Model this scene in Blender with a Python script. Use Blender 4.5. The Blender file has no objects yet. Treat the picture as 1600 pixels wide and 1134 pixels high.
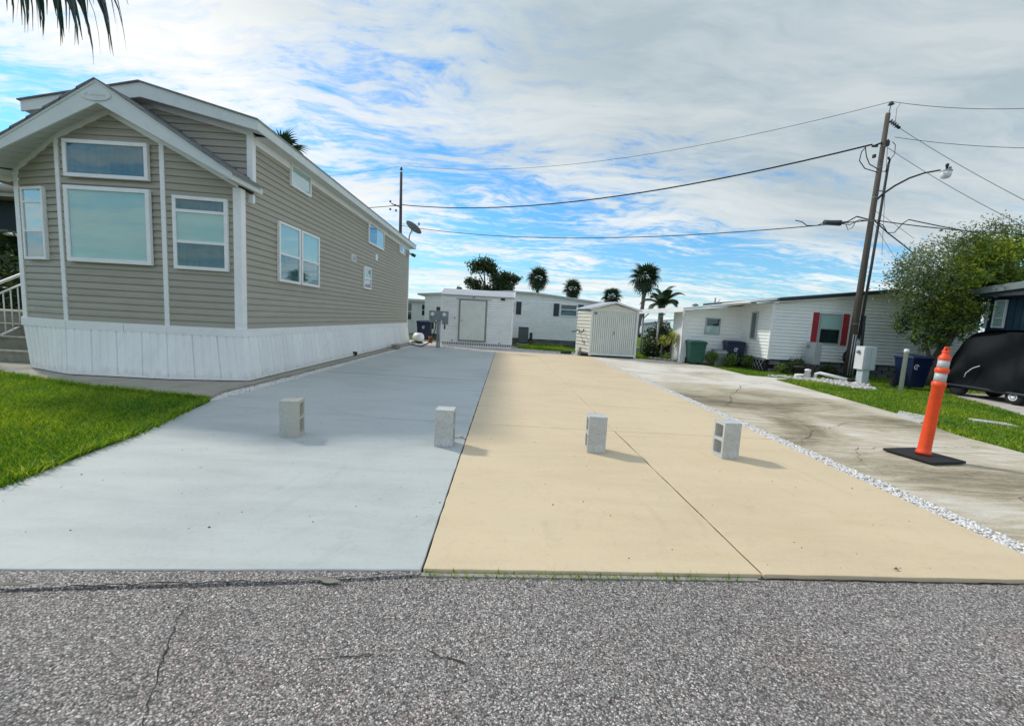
import bpy, math, random
import numpy as np
from mathutils import Vector, Matrix, Euler
R = math.radians
random.seed(7); rng = np.random.default_rng(7)
SC = bpy.context.scene
COL = SC.collection

# ------------------------------------------------------------------ camera, sky, sun
cam_d = bpy.data.cameras.new("camera"); cam = bpy.data.objects.new("camera", cam_d); COL.objects.link(cam)
cam_d.sensor_fit = 'HORIZONTAL'; cam_d.sensor_width = 36; cam_d.lens = 36*640/1600
cam_d.clip_start = .05; cam_d.clip_end = 3000
yaw, pitch, roll = 0.0157, -0.1067, 0.0546
_f = Vector((math.sin(yaw)*math.cos(pitch), math.cos(yaw)*math.cos(pitch), math.sin(pitch)))
_r = Vector((math.cos(yaw), -math.sin(yaw), 0)); _u = _r.cross(_f)
_r2 = math.cos(roll)*_r + math.sin(roll)*_u; _u2 = -math.sin(roll)*_r + math.cos(roll)*_u
cam.matrix_world = Matrix(((_r2.x, _u2.x, -_f.x, 0), (_r2.y, _u2.y, -_f.y, 0), (_r2.z, _u2.z, -_f.z, 1.38), (0, 0, 0, 1)))
SC.camera = cam
SC.view_settings.view_transform = 'Standard'; SC.view_settings.look = 'None'
SC.view_settings.gamma = 1; SC.view_settings.exposure = 0.93
try: SC.view_settings.use_curve_mapping = False
except Exception: pass

SUN_TO = Vector((-.85*math.cos(R(41)), .53*math.cos(R(41)), math.sin(R(41)))).normalized()
sd = bpy.data.lights.new("sun", 'SUN'); so = bpy.data.objects.new("sun", sd); COL.objects.link(so)
sd.energy = 1.25; sd.angle = R(4.5); sd.color = (1, .95, .86)
so.rotation_euler = (-SUN_TO).to_track_quat('-Z', 'Y').to_euler(); so.location = (0, 0, 30)

SKY_LOBES = ((.45, 3.2, .9, .8, -.22), (-.5, 2.15, .55, .18, -.26), (-2.9, 2.6, .6, .9, -.25), (2.1, 3.4, .9, .5, -.16), (.8, 1.2, 1.2, .75, .55), (-1.2, 1.25, .6, .45, .20), (-.9, 2.5, .5, .22, .22), (1.9, 2.0, .9, .6, .40), (-.45, 1.55, .35, .2, -.25))
VEIL_LOBES = ((.9, 1.3, 1.2, .9, .75), (1.9, 2.0, 1.0, .8, .45), (-1.6, 1.6, .7, .7, -.3))
class NT:
    """tiny helper round a node tree"""
    def __init__(s, nt): s.nt = nt; s.n = nt.nodes; s.l = nt.links
    def add(s, t, **k):
        n = s.n.new(t)
        for a, b in k.items():
            if a == 'inp':
                for kk, v in b.items():
                    if hasattr(v, 'is_output') or isinstance(v, bpy.types.NodeSocket): s.l.new(v, n.inputs[kk])
                    else: n.inputs[kk].default_value = v
            else: setattr(n, a, b)
        return n
    def math(s, op, a, b=0.0, c=None, clamp=False):
        n = s.n.new('ShaderNodeMath'); n.operation = op; n.use_clamp = clamp
        for i, v in enumerate((a, b, c)):
            if v is None: continue
            if isinstance(v, bpy.types.NodeSocket): s.l.new(v, n.inputs[i])
            else: n.inputs[i].default_value = v
        return n.outputs[0]
    def noise(s, vec, scale, detail=4, rough=.55, dist=0, dims='3D'):
        n = s.n.new('ShaderNodeTexNoise'); n.noise_dimensions = dims
        n.inputs['Scale'].default_value = scale; n.inputs['Detail'].default_value = detail
        n.inputs['Roughness'].default_value = rough; n.inputs['Distortion'].default_value = dist
        if vec is not None: s.l.new(vec, n.inputs['Vector'])
        return n.outputs['Fac']
    def ramp(s, fac, stops, interp='LINEAR'):
        n = s.n.new('ShaderNodeValToRGB'); n.color_ramp.interpolation = interp
        e = n.color_ramp.elements
        while len(e) < len(stops): e.new(.5)
        for i, (p, c) in enumerate(stops):
            e[i].position = p
            c = (c, c, c) if not hasattr(c, '__len__') else c
            e[i].color = (*c[:3], 1)
        s.l.new(fac, n.inputs[0]); return n.outputs[0]
    def mix(s, fac, a, b, mode='MIX'):
        n = s.n.new('ShaderNodeMix'); n.data_type = 'RGBA'; n.blend_type = mode
        for sock, v in ((n.inputs[0], fac), (n.inputs[6], a), (n.inputs[7], b)):
            if isinstance(v, bpy.types.NodeSocket): s.l.new(v, sock)
            elif hasattr(v, '__len__'): sock.default_value = (*v[:3], 1)
            else: sock.default_value = v
        return n.outputs[2]
    def mapping(s, vec, scale=(1, 1, 1), rot=(0, 0, 0), loc=(0, 0, 0)):
        n = s.n.new('ShaderNodeMapping'); s.l.new(vec, n.inputs[0])
        n.inputs['Scale'].default_value = scale; n.inputs['Rotation'].default_value = rot; n.inputs['Location'].default_value = loc
        return n.outputs[0]

world = bpy.data.worlds.new("World"); SC.world = world; world.use_nodes = True
w = NT(world.node_tree); w.n.clear()
out = w.add('ShaderNodeOutputWorld'); bg = w.add('ShaderNodeBackground'); w.l.new(bg.outputs[0], out.inputs[0])
bg.inputs['Strength'].default_value = 0.1
sky = w.add('ShaderNodeTexSky', sky_type='NISHITA', sun_disc=False, sun_elevation=R(41), sun_rotation=math.atan2(-.85, .53), altitude=0, air_density=1.3, dust_density=.3, ozone_density=3.5)
tc = w.add('ShaderNodeTexCoord'); sep = w.add('ShaderNodeSeparateXYZ', inp={0: tc.outputs['Generated']})
X_, Y_, Z_ = sep.outputs
zz = w.math('ADD', w.math('MAXIMUM', Z_, 0.0), .12)
px = w.math('DIVIDE', X_, zz); py = w.math('DIVIDE', Y_, zz)
comb = w.add('ShaderNodeCombineXYZ', inp={0: px, 1: py}).outputs[0]
# cloud sheet seen in perspective; streaks run from ahead-left to behind-right
warp = w.add('ShaderNodeTexNoise'); warp.inputs['Scale'].default_value = 1.3; warp.inputs['Detail'].default_value = 3; w.l.new(comb, warp.inputs['Vector'])
wsub = w.add('ShaderNodeVectorMath', operation='SUBTRACT'); w.l.new(warp.outputs['Color'], wsub.inputs[0]); wsub.inputs[1].default_value = (.5, .5, .5)
wsc = w.add('ShaderNodeVectorMath', operation='SCALE'); w.l.new(wsub.outputs[0], wsc.inputs[0]); wsc.inputs['Scale'].default_value = .5
wad = w.add('ShaderNodeVectorMath', operation='ADD'); w.l.new(comb, wad.inputs[0]); w.l.new(wsc.outputs[0], wad.inputs[1]); wc = wad.outputs[0]
def streak(loc, sx, sy, rot, scale, det, rough): return w.noise(w.mapping(wc, scale=(sx, sy, 1), rot=(0, 0, R(rot)), loc=loc), scale, det, rough, .15)
big = streak((3.3, 1.7, 0), .8, 1.2, -35, .8, 3, .5)
mid = streak((0, 0, 0), .45, 1.5, -35, 2.2, 9, .62)
fine = streak((7, 2, 0), .5, 2.0, -28, 7.0, 8, .66)
puff = streak((1, 9, 0), 1, 1.3, -20, 11.0, 6, .6)
def lobe(cx, cy, sx, sy, amp):
    a = w.math('POWER', w.math('DIVIDE', w.math('SUBTRACT', px, cx), sx), 2.0)
    b = w.math('POWER', w.math('DIVIDE', w.math('SUBTRACT', py, cy), sy), 2.0)
    return w.math('MULTIPLY', w.math('EXPONENT', w.math('MULTIPLY', w.math('ADD', a, b), -1.0)), amp)
def centred(n_, k_): return w.math('MULTIPLY', w.math('SUBTRACT', n_, .5), k_)
cov = w.math('ADD', centred(big, .9), .50)
cov = w.math('ADD', cov, centred(mid, 1.5)); cov = w.math('ADD', cov, centred(fine, 1.05)); cov = w.math('ADD', cov, centred(puff, .62))
for L in SKY_LOBES: cov = w.math('ADD', cov, lobe(*L))
dens = w.ramp(cov, [(.25, 0), (.40, .30), (.56, .78), (.80, 1)])
# thick veils are grayer than thin bright edges
veil = w.math('ADD', centred(streak((4, 4, 0), .6, 1.2, -30, 1.1, 4, .5), .9), .25)
for L in VEIL_LOBES: veil = w.math('ADD', veil, lobe(*L))
cloudc = w.ramp(veil, [(.15, (5.2, 5.3, 5.2)), (.5, (3.5, 3.95, 4.15)), (.95, (2.35, 2.85, 3.15))])
cloudc = w.mix(w.ramp(mid, [(.42, .0), (.62, .30)]), cloudc, (5.3, 5.35, 5.3))
nish = w.mix(1.0, sky.outputs[0], (.35, .68, .90), 'MULTIPLY')
haze = w.ramp(Z_, [(0.0, .55), (.10, .22), (.22, 0)])
base = w.mix(haze, nish, (2.7, 3.9, 4.7))
skyc = w.mix(dens, base, cloudc)
w.l.new(skyc, bg.inputs['Color'])

# ------------------------------------------------------------------ materials
MATS = {}
def new_mat(name):
    m = bpy.data.materials.new(name); m.use_nodes = True; t = NT(m.node_tree); t.n.clear()
    o = t.add('ShaderNodeOutputMaterial'); b = t.add('ShaderNodeBsdfPrincipled'); t.l.new(b.outputs[0], o.inputs[0])
    MATS[name] = m
    return m, t, b
def setbump(t, b, h, strength=.3, dist=.01):
    n = t.add('ShaderNodeBump'); n.inputs['Strength'].default_value = strength; n.inputs['Distance'].default_value = dist
    t.l.new(h, n.inputs['Height']); t.l.new(n.outputs[0], b.inputs['Normal'])
def mat(name, col, rough=.6, var=.12, scale=3.0, bump=.0, bscale=60, metal=0, spec=.5, objvar=.0, island=0.0, stretch=(1, 1, 1), dirt=None, dirt_amt=.0):
    m, t, b = new_mat(name)
    co = t.add('ShaderNodeTexCoord').outputs['Object']; v = t.mapping(co, scale=stretch)
    n = t.noise(v, scale, 6, .6)
    lo = tuple(max(c*(1-var), 0) for c in col); hi = tuple(min(c*(1+var), 1) for c in col)
    c = t.ramp(n, [(.3, lo), (.7, hi)])
    if dirt is not None:
        d = t.ramp(t.noise(t.mapping(co, scale=stretch, loc=(5, 2, 1)), scale*2.3, 8, .7), [(.5, 0), (.72, dirt_amt)])
        c = t.mix(d, c, dirt)
    if objvar:
        oi = t.add('ShaderNodeObjectInfo').outputs['Random']
        c = t.mix(1.0, c, t.ramp(oi, [(0, 1-objvar), (1, 1.0)]), 'MULTIPLY')
    if island:
        gi = t.add('ShaderNodeNewGeometry').outputs['Random Per Island']
        c = t.mix(1.0, c, t.ramp(gi, [(0, 1-island), (1, 1.0)]), 'MULTIPLY')
    t.l.new(c, b.inputs['Base Color'])
    b.inputs['Roughness'].default_value = rough; b.inputs['Metallic'].default_value = metal
    b.inputs['Specular IOR Level'].default_value = spec
    if bump: setbump(t, b, t.noise(co, bscale, 5, .6), bump, .005)
    return m

mat('tan_vinyl', (.40, .375, .30), .5, .06, 2.0, .08, 150, objvar=.06, stretch=(1, 1, 3))
mat('white_trim', (.88, .88, .86), .45, .04, 2.5, .04, 80, dirt=(.50, .52, .50), dirt_amt=.25)
mat('fascia', (.68, .72, .69), .5, .05, 1.5, .04, 60, dirt=(.42, .46, .44), dirt_amt=.3)
mat('soffit', (.62, .65, .63), .6, .05, 3)
mat('skirt_vinyl', (.90, .90, .87), .5, .04, 1.2, .02, 60, dirt=(.50, .54, .53), dirt_amt=.25, objvar=.07, stretch=(1.6, 1.6, .12))
mat('white_siding', (.86, .88, .85), .5, .04, 1.5, dirt=(.55, .57, .56), dirt_amt=.3, objvar=.03)
mat('white_panel', (.70, .71, .69), .5, .04, 2, dirt=(.55, .55, .5), dirt_amt=.35)
mat('cream_siding', (.66, .65, .56), .55, .05, 2, dirt=(.45, .45, .38), dirt_amt=.4)
mat('shed_door', (.72, .75, .68), .5, .05, 2, dirt=(.45, .47, .42), dirt_amt=.35, objvar=.05)
mat('gray_frame', (.25, .25, .24), .6)
mat('shingle', (.23, .24, .25), .9, .25, 8, .6, 90, objvar=.3)
mat('dark_shadowline', (.02, .02, .022), .8)
mat('roof_metal', (.50, .52, .54), .4, .07, 2, metal=.15, dirt=(.42, .42, .40), dirt_amt=.4)
mat('black_plastic', (.015, .015, .017), .45, .2)
mat('black_rubber', (.012, .013, .014), .75, .3, 20, .3, 60)
mat('dark_cloth', (.03, .06, .07), .9)
mat('interior', (.02, .035, .04), .9)
mat('blind_teal', (.76, .85, .80), .8, .04, 2)
mat('blind_white', (.78, .80, .78), .8, .05, 2)
mat('curtain', (.13, .22, .25), .85, .18, 4, stretch=(3, 3, .6))
mat('shutter_dark', (.028, .04, .055), .6)
mat('shutter_red', (.36, .03, .035), .55, .12)
mat('gray_metal', (.22, .26, .26), .5, .1, 4, metal=.2, dirt=(.15, .15, .14), dirt_amt=.4)
mat('light_metal', (.42, .46, .46), .45, .08, 4, metal=.2, dirt=(.28, .28, .26), dirt_amt=.35)
mat('pale_green_metal', (.48, .56, .54), .5, .06, 3, dirt=(.3, .33, .31), dirt_amt=.3)
mat('rail_white', (.68, .70, .68), .45, .06, 6, dirt=(.42, .40, .36), dirt_amt=.4)
mat('step_concrete', (.24, .23, .18), .9, .18, 3, .3, 60, dirt=(.1, .1, .075), dirt_amt=.6)
mat('walk_concrete', (.36, .335, .27), .9, .12, 1.7, .25, 80, dirt=(.22, .20, .155), dirt_amt=.5)
mat('sub_base', (.035, .03, .022), .95)
mat('pole_wood', (.105, .085, .068), .9, .35, 5, .6, 30, stretch=(6, 6, .25))
mat('dark_pole', (.07, .07, .068), .85, .3, 5, .4, 30, stretch=(6, 6, .25))
mat('cable', (.012, .013, .015), .6)
mat('cable_thin', (.10, .11, .12), .6)
mat('insulator', (.05, .07, .075), .35)
mat('lamp_glass', (.75, .78, .76), .25)
mat('blue_bin', (.002, .013, .055), .42, .15, 4, objvar=.1)
mat('green_bin', (.008, .075, .05), .45, .15, 4)
mat('logo_white', (.75, .78, .8), .5)
mat('pvc', (.86, .87, .85), .4, .04, 6, dirt=(.5, .48, .42), dirt_amt=.25)
mat('pebble', (.88, .85, .80), .7, .06, 12, .1, 80, island=.30)
mat('pale_stone', (.62, .59, .55), .85, .12, 6, .3, 40, island=.3)
mat('rock', (.30, .27, .23), .9, .3, 6, .4, 30)
mat('skirt_block', (.20, .21, .21), .9, .25, 5, .5, 40, objvar=.4)
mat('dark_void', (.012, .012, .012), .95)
mat('cone_orange', (.95, .085, .015), .42, .07, 5, .03, 40, dirt=(.45, .06, .02), dirt_amt=.35)
mat('reflective_white', (.48, .52, .52), .35, .05, 8)
mat('bark', (.13, .10, .075), .95, .35, 7, .8, 25, stretch=(2, 2, .6))
mat('palm_bark', (.17, .145, .12), .95, .3, 8, .7, 22, stretch=(1, 1, 3))
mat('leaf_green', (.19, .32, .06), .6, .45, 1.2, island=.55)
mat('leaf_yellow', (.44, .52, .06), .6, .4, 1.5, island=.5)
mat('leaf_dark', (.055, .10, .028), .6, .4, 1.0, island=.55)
mat('leaf_gray', (.26, .32, .18), .65, .4, 1.5, island=.5)
mat('palm_leaf', (.035, .075, .028), .5, .4, 2.0, island=.4)
mat('palm_leaf_near', (.014, .055, .045), .45, .3, 2.0, island=.3)
mat('palm_dead', (.16, .12, .06), .8, .3, 3, island=.4)
mat('yucca_leaf', (.42, .44, .10), .6, .3, 3, island=.4)
mat('blue_wall', (.012, .045, .075), .55, .12, 2, .05, 50)
mat('cover_cloth', (.005, .007, .009), .75, .3, 3, .9, 6, spec=.22)
mat('terracotta', (.30, .11, .05), .8)
mat('sign_brown', (.10, .055, .045), .7)
mat('roof_tan', (.42, .39, .34), .7)
mat('flower_white', (.8, .78, .72), .7)
mat('mulch', (.05, .04, .03), .95, .4, 15, .6, 40)

m_ = MATS['skirt_vinyl']; t = NT(m_.node_tree); b = [n for n in t.n if n.type == 'BSDF_PRINCIPLED'][0]; col = b.inputs['Base Color'].links[0].from_socket
co = t.add('ShaderNodeTexCoord').outputs['Object']; sz = t.add('ShaderNodeSeparateXYZ', inp={0: co}).outputs[2]
dz = t.math('ADD', t.math('MULTIPLY', t.ramp(sz, [(.04, 1), (.30, 0)]), .55), t.math('SUBTRACT', t.noise(co, 9, 8, .7), .55))
streaks = t.ramp(t.noise(t.mapping(co, scale=(9, 9, .35)), 2.0, 6, .6), [(.50, 0), (.70, .12)])
c = t.mix(streaks, col, (.68, .71, .68)); c = t.mix(t.ramp(dz, [(.2, 0), (.5, .4)]), c, (.46, .44, .37)); t.l.new(c, b.inputs['Base Color'])
# --- glass: mostly a mirror of the sky at grazing angles, partly see-through
m = bpy.data.materials.new('glass'); m.use_nodes = True; t = NT(m.node_tree); t.n.clear(); MATS['glass'] = m
o = t.add('ShaderNodeOutputMaterial'); tr = t.add('ShaderNodeBsdfTransparent'); tr.inputs[0].default_value = (.86, .93, .92, 1)
gl = t.add('ShaderNodeBsdfGlossy'); gl.inputs['Roughness'].default_value = .02; gl.inputs[0].default_value = (.9, .95, 1, 1)
fr = t.add('ShaderNodeLayerWeight'); fr.inputs['Blend'].default_value = .5
fac = t.math('ADD', t.math('MULTIPLY', t.math('POWER', fr.outputs['Facing'], 3.0), .75), .045, clamp=True)
co = t.add('ShaderNodeTexCoord').outputs['Object']
bp = t.add('ShaderNodeBump'); bp.inputs['Strength'].default_value = .05; bp.inputs['Distance'].default_value = .02
t.l.new(t.noise(co, 2.2, 2, .5), bp.inputs['Height']); t.l.new(bp.outputs[0], gl.inputs['Normal'])
mx = t.add('ShaderNodeMixShader'); t.l.new(fac, mx.inputs[0]); t.l.new(tr.outputs[0], mx.inputs[1]); t.l.new(gl.outputs[0], mx.inputs[2]); t.l.new(mx.outputs[0], o.inputs[0])

# --- asphalt with exposed pale aggregate
m, t, b = new_mat('asphalt'); co = t.add('ShaderNodeTexCoord').outputs['Object']
wv = t.add('ShaderNodeVectorMath', operation='ADD'); t.l.new(co, wv.inputs[0])
wn = t.add('ShaderNodeTexNoise'); wn.inputs['Scale'].default_value = 60; t.l.new(co, wn.inputs['Vector'])
sc_ = t.add('ShaderNodeVectorMath', operation='SCALE'); sc_.inputs['Scale'].default_value = .012; t.l.new(wn.outputs['Color'], sc_.inputs[0]); t.l.new(sc_.outputs[0], wv.inputs[1])
vo = t.add('ShaderNodeTexVoronoi'); vo.inputs['Scale'].default_value = 145; t.l.new(wv.outputs[0], vo.inputs['Vector'])
vs = t.add('ShaderNodeSeparateColor'); t.l.new(vo.outputs['Color'], vs.inputs[0])
cc = t.ramp(vs.outputs[0], [(0, (.09, .088, .082)), (.22, (.20, .195, .184)), (.45, (.31, .30, .282)), (.72, (.40, .375, .35)), (.88, (.56, .54, .51)), (1, (.84, .82, .78))])
tint = t.ramp(vs.outputs[1], [(0, (1.18, 1.0, .94)), (.5, (1.06, 1.02, .99)), (1, (1.0, 1.0, .98))])
cc = t.mix(1.0, cc, tint, 'MULTIPLY')
edge = t.ramp(vo.outputs['Distance'], [(.34, 1), (.68, .35)])
cc = t.mix(1.0, cc, edge, 'MULTIPLY')
lg = t.ramp(t.noise(co, .9, 5, .6), [(.3, .90), (.7, 1.08)]); cc = t.mix(1.0, cc, lg, 'MULTIPLY')
pt = t.ramp(t.noise(t.mapping(co, loc=(9, 3, 0)), 1.7, 3, .5), [(.55, 0), (.75, .35)]); cc = t.mix(pt, cc, t.mix(1.0, cc, (1.0, .80, .72), 'MULTIPLY'))
t.l.new(cc, b.inputs['Base Color']); b.inputs['Roughness'].default_value = .85
hh = t.math('SUBTRACT', 1.0, vo.outputs['Distance'])
setbump(t, b, hh, .45, .005)

# --- painted slab (gray), sealed slab (tan), old concrete
def slab_mat(name, col, dark, speck, streak=0.0, bump=.2):
    m, t, b = new_mat(name); co = t.add('ShaderNodeTexCoord').outputs['Object']
    n1 = t.noise(co, .55, 5, .55, .4); n2 = t.noise(t.mapping(co, scale=(.35, 1.6, 1), rot=(0, 0, .15)), 2.6, 7, .65, .3); n3 = t.noise(co, 38, 3, .6)
    s = t.math('ADD', t.math('MULTIPLY', n1, .45), t.math('ADD', t.math('MULTIPLY', n2, .4), t.math('MULTIPLY', n3, .15)))
    c = t.ramp(s, [(.36, dark), (.52, col), (.7, tuple(min(1, x*1.06) for x in col))])
    if streak:
        st = t.ramp(t.noise(t.mapping(co, scale=(.25, 2.4, 1)), 5, 6, .6), [(.5, 0), (.68, streak)])
        c = t.mix(st, c, tuple(x*y for x, y in zip(col, (1.0, .90, .74))))
    # little specks of dirt and pinholes
    vo = t.add('ShaderNodeTexVoronoi'); vo.inputs['Scale'].default_value = 6.5; t.l.new(co, vo.inputs['Vector'])
    rs = t.add('ShaderNodeSeparateColor'); t.l.new(vo.outputs['Color'], rs.inputs[0])
    rad = t.math('MULTIPLY', t.math('GREATER_THAN', rs.outputs[0], 1-speck), t.math('MULTIPLY', rs.outputs[1], .06))
    sp = t.math('LESS_THAN', vo.outputs['Distance'], rad)
    c = t.mix(t.math('MULTIPLY', sp, .9), c, (.06, .055, .045))
    scuff = t.ramp(t.noise(t.mapping(co, loc=(2, 7, 0)), 5, 10, .78, 2.2), [(.54, 0), (.66, .42)])
    c = t.mix(scuff, c, tuple(x*.72 for x in col))
    # faint curved tyre scuffs and pooled dirt
    wv2 = t.add('ShaderNodeTexWave', wave_type='RINGS', rings_direction='Z'); wv2.inputs['Scale'].default_value = .9; wv2.inputs['Distortion'].default_value = 7; wv2.inputs['Detail'].default_value = 4; wv2.inputs['Detail Scale'].default_value = .7; t.l.new(t.mapping(co, loc=(2.6, -3.1, 0)), wv2.inputs['Vector'])
    sc2 = t.math('MULTIPLY', t.ramp(wv2.outputs['Fac'], [(.90, 0), (.97, 1)]), t.ramp(t.noise(co, 1.1, 3, .5), [(.52, 0), (.66, .16)]))
    c = t.mix(sc2, c, tuple(x*.62 for x in col))
    t.l.new(c, b.inputs['Base Color']); b.inputs['Roughness'].default_value = .68
    hb = t.math('ADD', t.math('MULTIPLY', n3, .5), t.math('ADD', t.math('MULTIPLY', t.noise(co, 220, 2, .6), .35), t.math('MULTIPLY', t.noise(t.mapping(co, scale=(.5, 3, 1)), 16, 3, .6), .6)))
    setbump(t, b, hb, bump, .006)
slab_mat('gray_paint', (.505, .535, .505), (.40, .43, .41), .65)
slab_mat('tan_paint', (.70, .56, .36), (.62, .49, .31), .12, .18)
m, t, b = new_mat('old_concrete'); co = t.add('ShaderNodeTexCoord').outputs['Object']
n1 = t.noise(t.mapping(co, loc=(1.3, .4, 0)), .42, 4, .55, .8); n2 = t.noise(t.mapping(co, scale=(.30, 1.7, 1), rot=(0, 0, -.5)), 3.4, 11, .80, 1.2); n3 = t.noise(co, 55, 4, .7)
sy = t.add('ShaderNodeSeparateXYZ', inp={0: co})
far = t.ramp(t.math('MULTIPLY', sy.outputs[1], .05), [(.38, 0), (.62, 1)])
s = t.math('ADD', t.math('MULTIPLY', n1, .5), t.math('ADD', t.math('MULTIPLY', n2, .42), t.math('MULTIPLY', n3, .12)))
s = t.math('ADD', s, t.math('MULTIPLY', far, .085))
c = t.ramp(s, [(.40, (.14, .12, .072)), (.47, (.31, .265, .175)), (.54, (.52, .45, .32)), (.64, (.74, .69, .60))])
t.l.new(c, b.inputs['Base Color']); b.inputs['Roughness'].default_value = .9
setbump(t, b, t.math('ADD', n3, t.noise(co, 160, 3, .6)), .35, .006)
m, t, b = new_mat('pale_gravel'); co = t.add('ShaderNodeTexCoord').outputs['Object']
c = t.ramp(t.math('ADD', t.math('MULTIPLY', t.noise(co, 1.3, 6, .65), .6), t.math('MULTIPLY', t.noise(co, 45, 3, .7), .4)), [(.36, (.34, .29, .23)), (.5, (.60, .55, .48)), (.64, (.72, .69, .64))])
t.l.new(c, b.inputs['Base Color']); b.inputs['Roughness'].default_value = .95; setbump(t, b, t.noise(co, 60, 4, .6), .6, .01)
# --- block concrete
m, t, b = new_mat('block_concrete'); co = t.add('ShaderNodeTexCoord').outputs['Object']
oi = t.add('ShaderNodeObjectInfo').outputs['Random']
n = t.noise(co, 120, 4, .75); vo = t.add('ShaderNodeTexVoronoi'); vo.inputs['Scale'].default_value = 140; t.l.new(co, vo.inputs['Vector'])
c = t.ramp(n, [(.3, (.34, .34, .32)), (.5, (.58, .59, .57)), (.7, (.76, .77, .75))])
big_ = t.ramp(t.noise(co, 6, 4, .6), [(.3, (.82, .80, .76)), (.7, (1.05, 1.05, 1.05))]); c = t.mix(1.0, c, big_, 'MULTIPLY')
t.l.new(c, b.inputs['Base Color']); b.inputs['Roughness'].default_value = .95
setbump(t, b, t.math('ADD', n, t.math('MULTIPLY', vo.outputs['Distance'], .6)), .8, .004)
m, t, b = new_mat('block_stained'); co = t.add('ShaderNodeTexCoord').outputs['Object']
n = t.noise(co, 120, 4, .75); c = t.ramp(n, [(.3, (.30, .31, .26)), (.5, (.47, .48, .43)), (.7, (.64, .65, .60))])
sx = t.add('ShaderNodeSeparateXYZ', inp={0: co})
g = t.math('ADD', sx.outputs[0], t.math('MULTIPLY', t.noise(co, 9, 4, .6), .10))
c = t.mix(t.ramp(g, [(.04, 0), (.12, .6)]), c, (.55, .50, .39)); 
t.l.new(c, b.inputs['Base Color']); b.inputs['Roughness'].default_value = .95; setbump(t, b, n, .7, .004)
# --- grass ground and blades
m, t, b = new_mat('lawn'); co = t.add('ShaderNodeTexCoord').outputs['Object']
s = t.math('ADD', t.math('MULTIPLY', t.noise(co, .6, 5, .6), .45), t.math('MULTIPLY', t.noise(co, 14, 6, .75), .55))
c = t.ramp(s, [(.34, (.02, .04, .006)), (.5, (.06, .11, .012)), (.66, (.14, .19, .022))])
t.l.new(c, b.inputs['Base Color']); b.inputs['Roughness'].default_value = .9; setbump(t, b, t.noise(co, 40, 5, .7), .9, .03)
m, t, b = new_mat('grass_blade'); co = t.add('ShaderNodeTexCoord').outputs['Object']
gi = t.add('ShaderNodeNewGeometry').outputs['Random Per Island']
c = t.ramp(gi, [(0, (.05, .14, .010)), (.4, (.14, .30, .012)), (.8, (.30, .46, .018)), (1, (.60, .62, .10))])
pt = t.ramp(t.noise(co, .8, 4, .6), [(.32, (.50, .72, .6)), (.68, (1.35, 1.15, .9))]); c = t.mix(1.0, c, pt, 'MULTIPLY')
t.l.new(c, b.inputs['Base Color']); b.inputs['Roughness'].default_value = .55
b.inputs['Transmission Weight'].default_value = 0
try: b.inputs['Subsurface Weight'].default_value = 0
except Exception: pass

def translucent(name, k):
    m_ = MATS[name]; t_ = NT(m_.node_tree); o_ = [n for n in t_.n if n.type == 'OUTPUT_MATERIAL'][0]; b_ = [n for n in t_.n if n.type == 'BSDF_PRINCIPLED'][0]
    col = b_.inputs['Base Color'].links[0].from_socket; tl = t_.add('ShaderNodeBsdfTranslucent'); t_.l.new(t_.mix(1.0, col, (1.3, 1.25, .7), 'MULTIPLY'), tl.inputs[0])
    mx_ = t_.add('ShaderNodeMixShader'); mx_.inputs[0].default_value = k; t_.l.new(b_.outputs[0], mx_.inputs[1]); t_.l.new(tl.outputs[0], mx_.inputs[2]); t_.l.new(mx_.outputs[0], o_.inputs[0])
for nm_, k_ in (('leaf_green', .4), ('leaf_yellow', .4), ('leaf_dark', .25), ('leaf_gray', .4), ('grass_blade', .4), ('yucca_leaf', .35), ('palm_leaf', .2), ('palm_leaf_near', .2)): translucent(nm_, k_)

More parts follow.
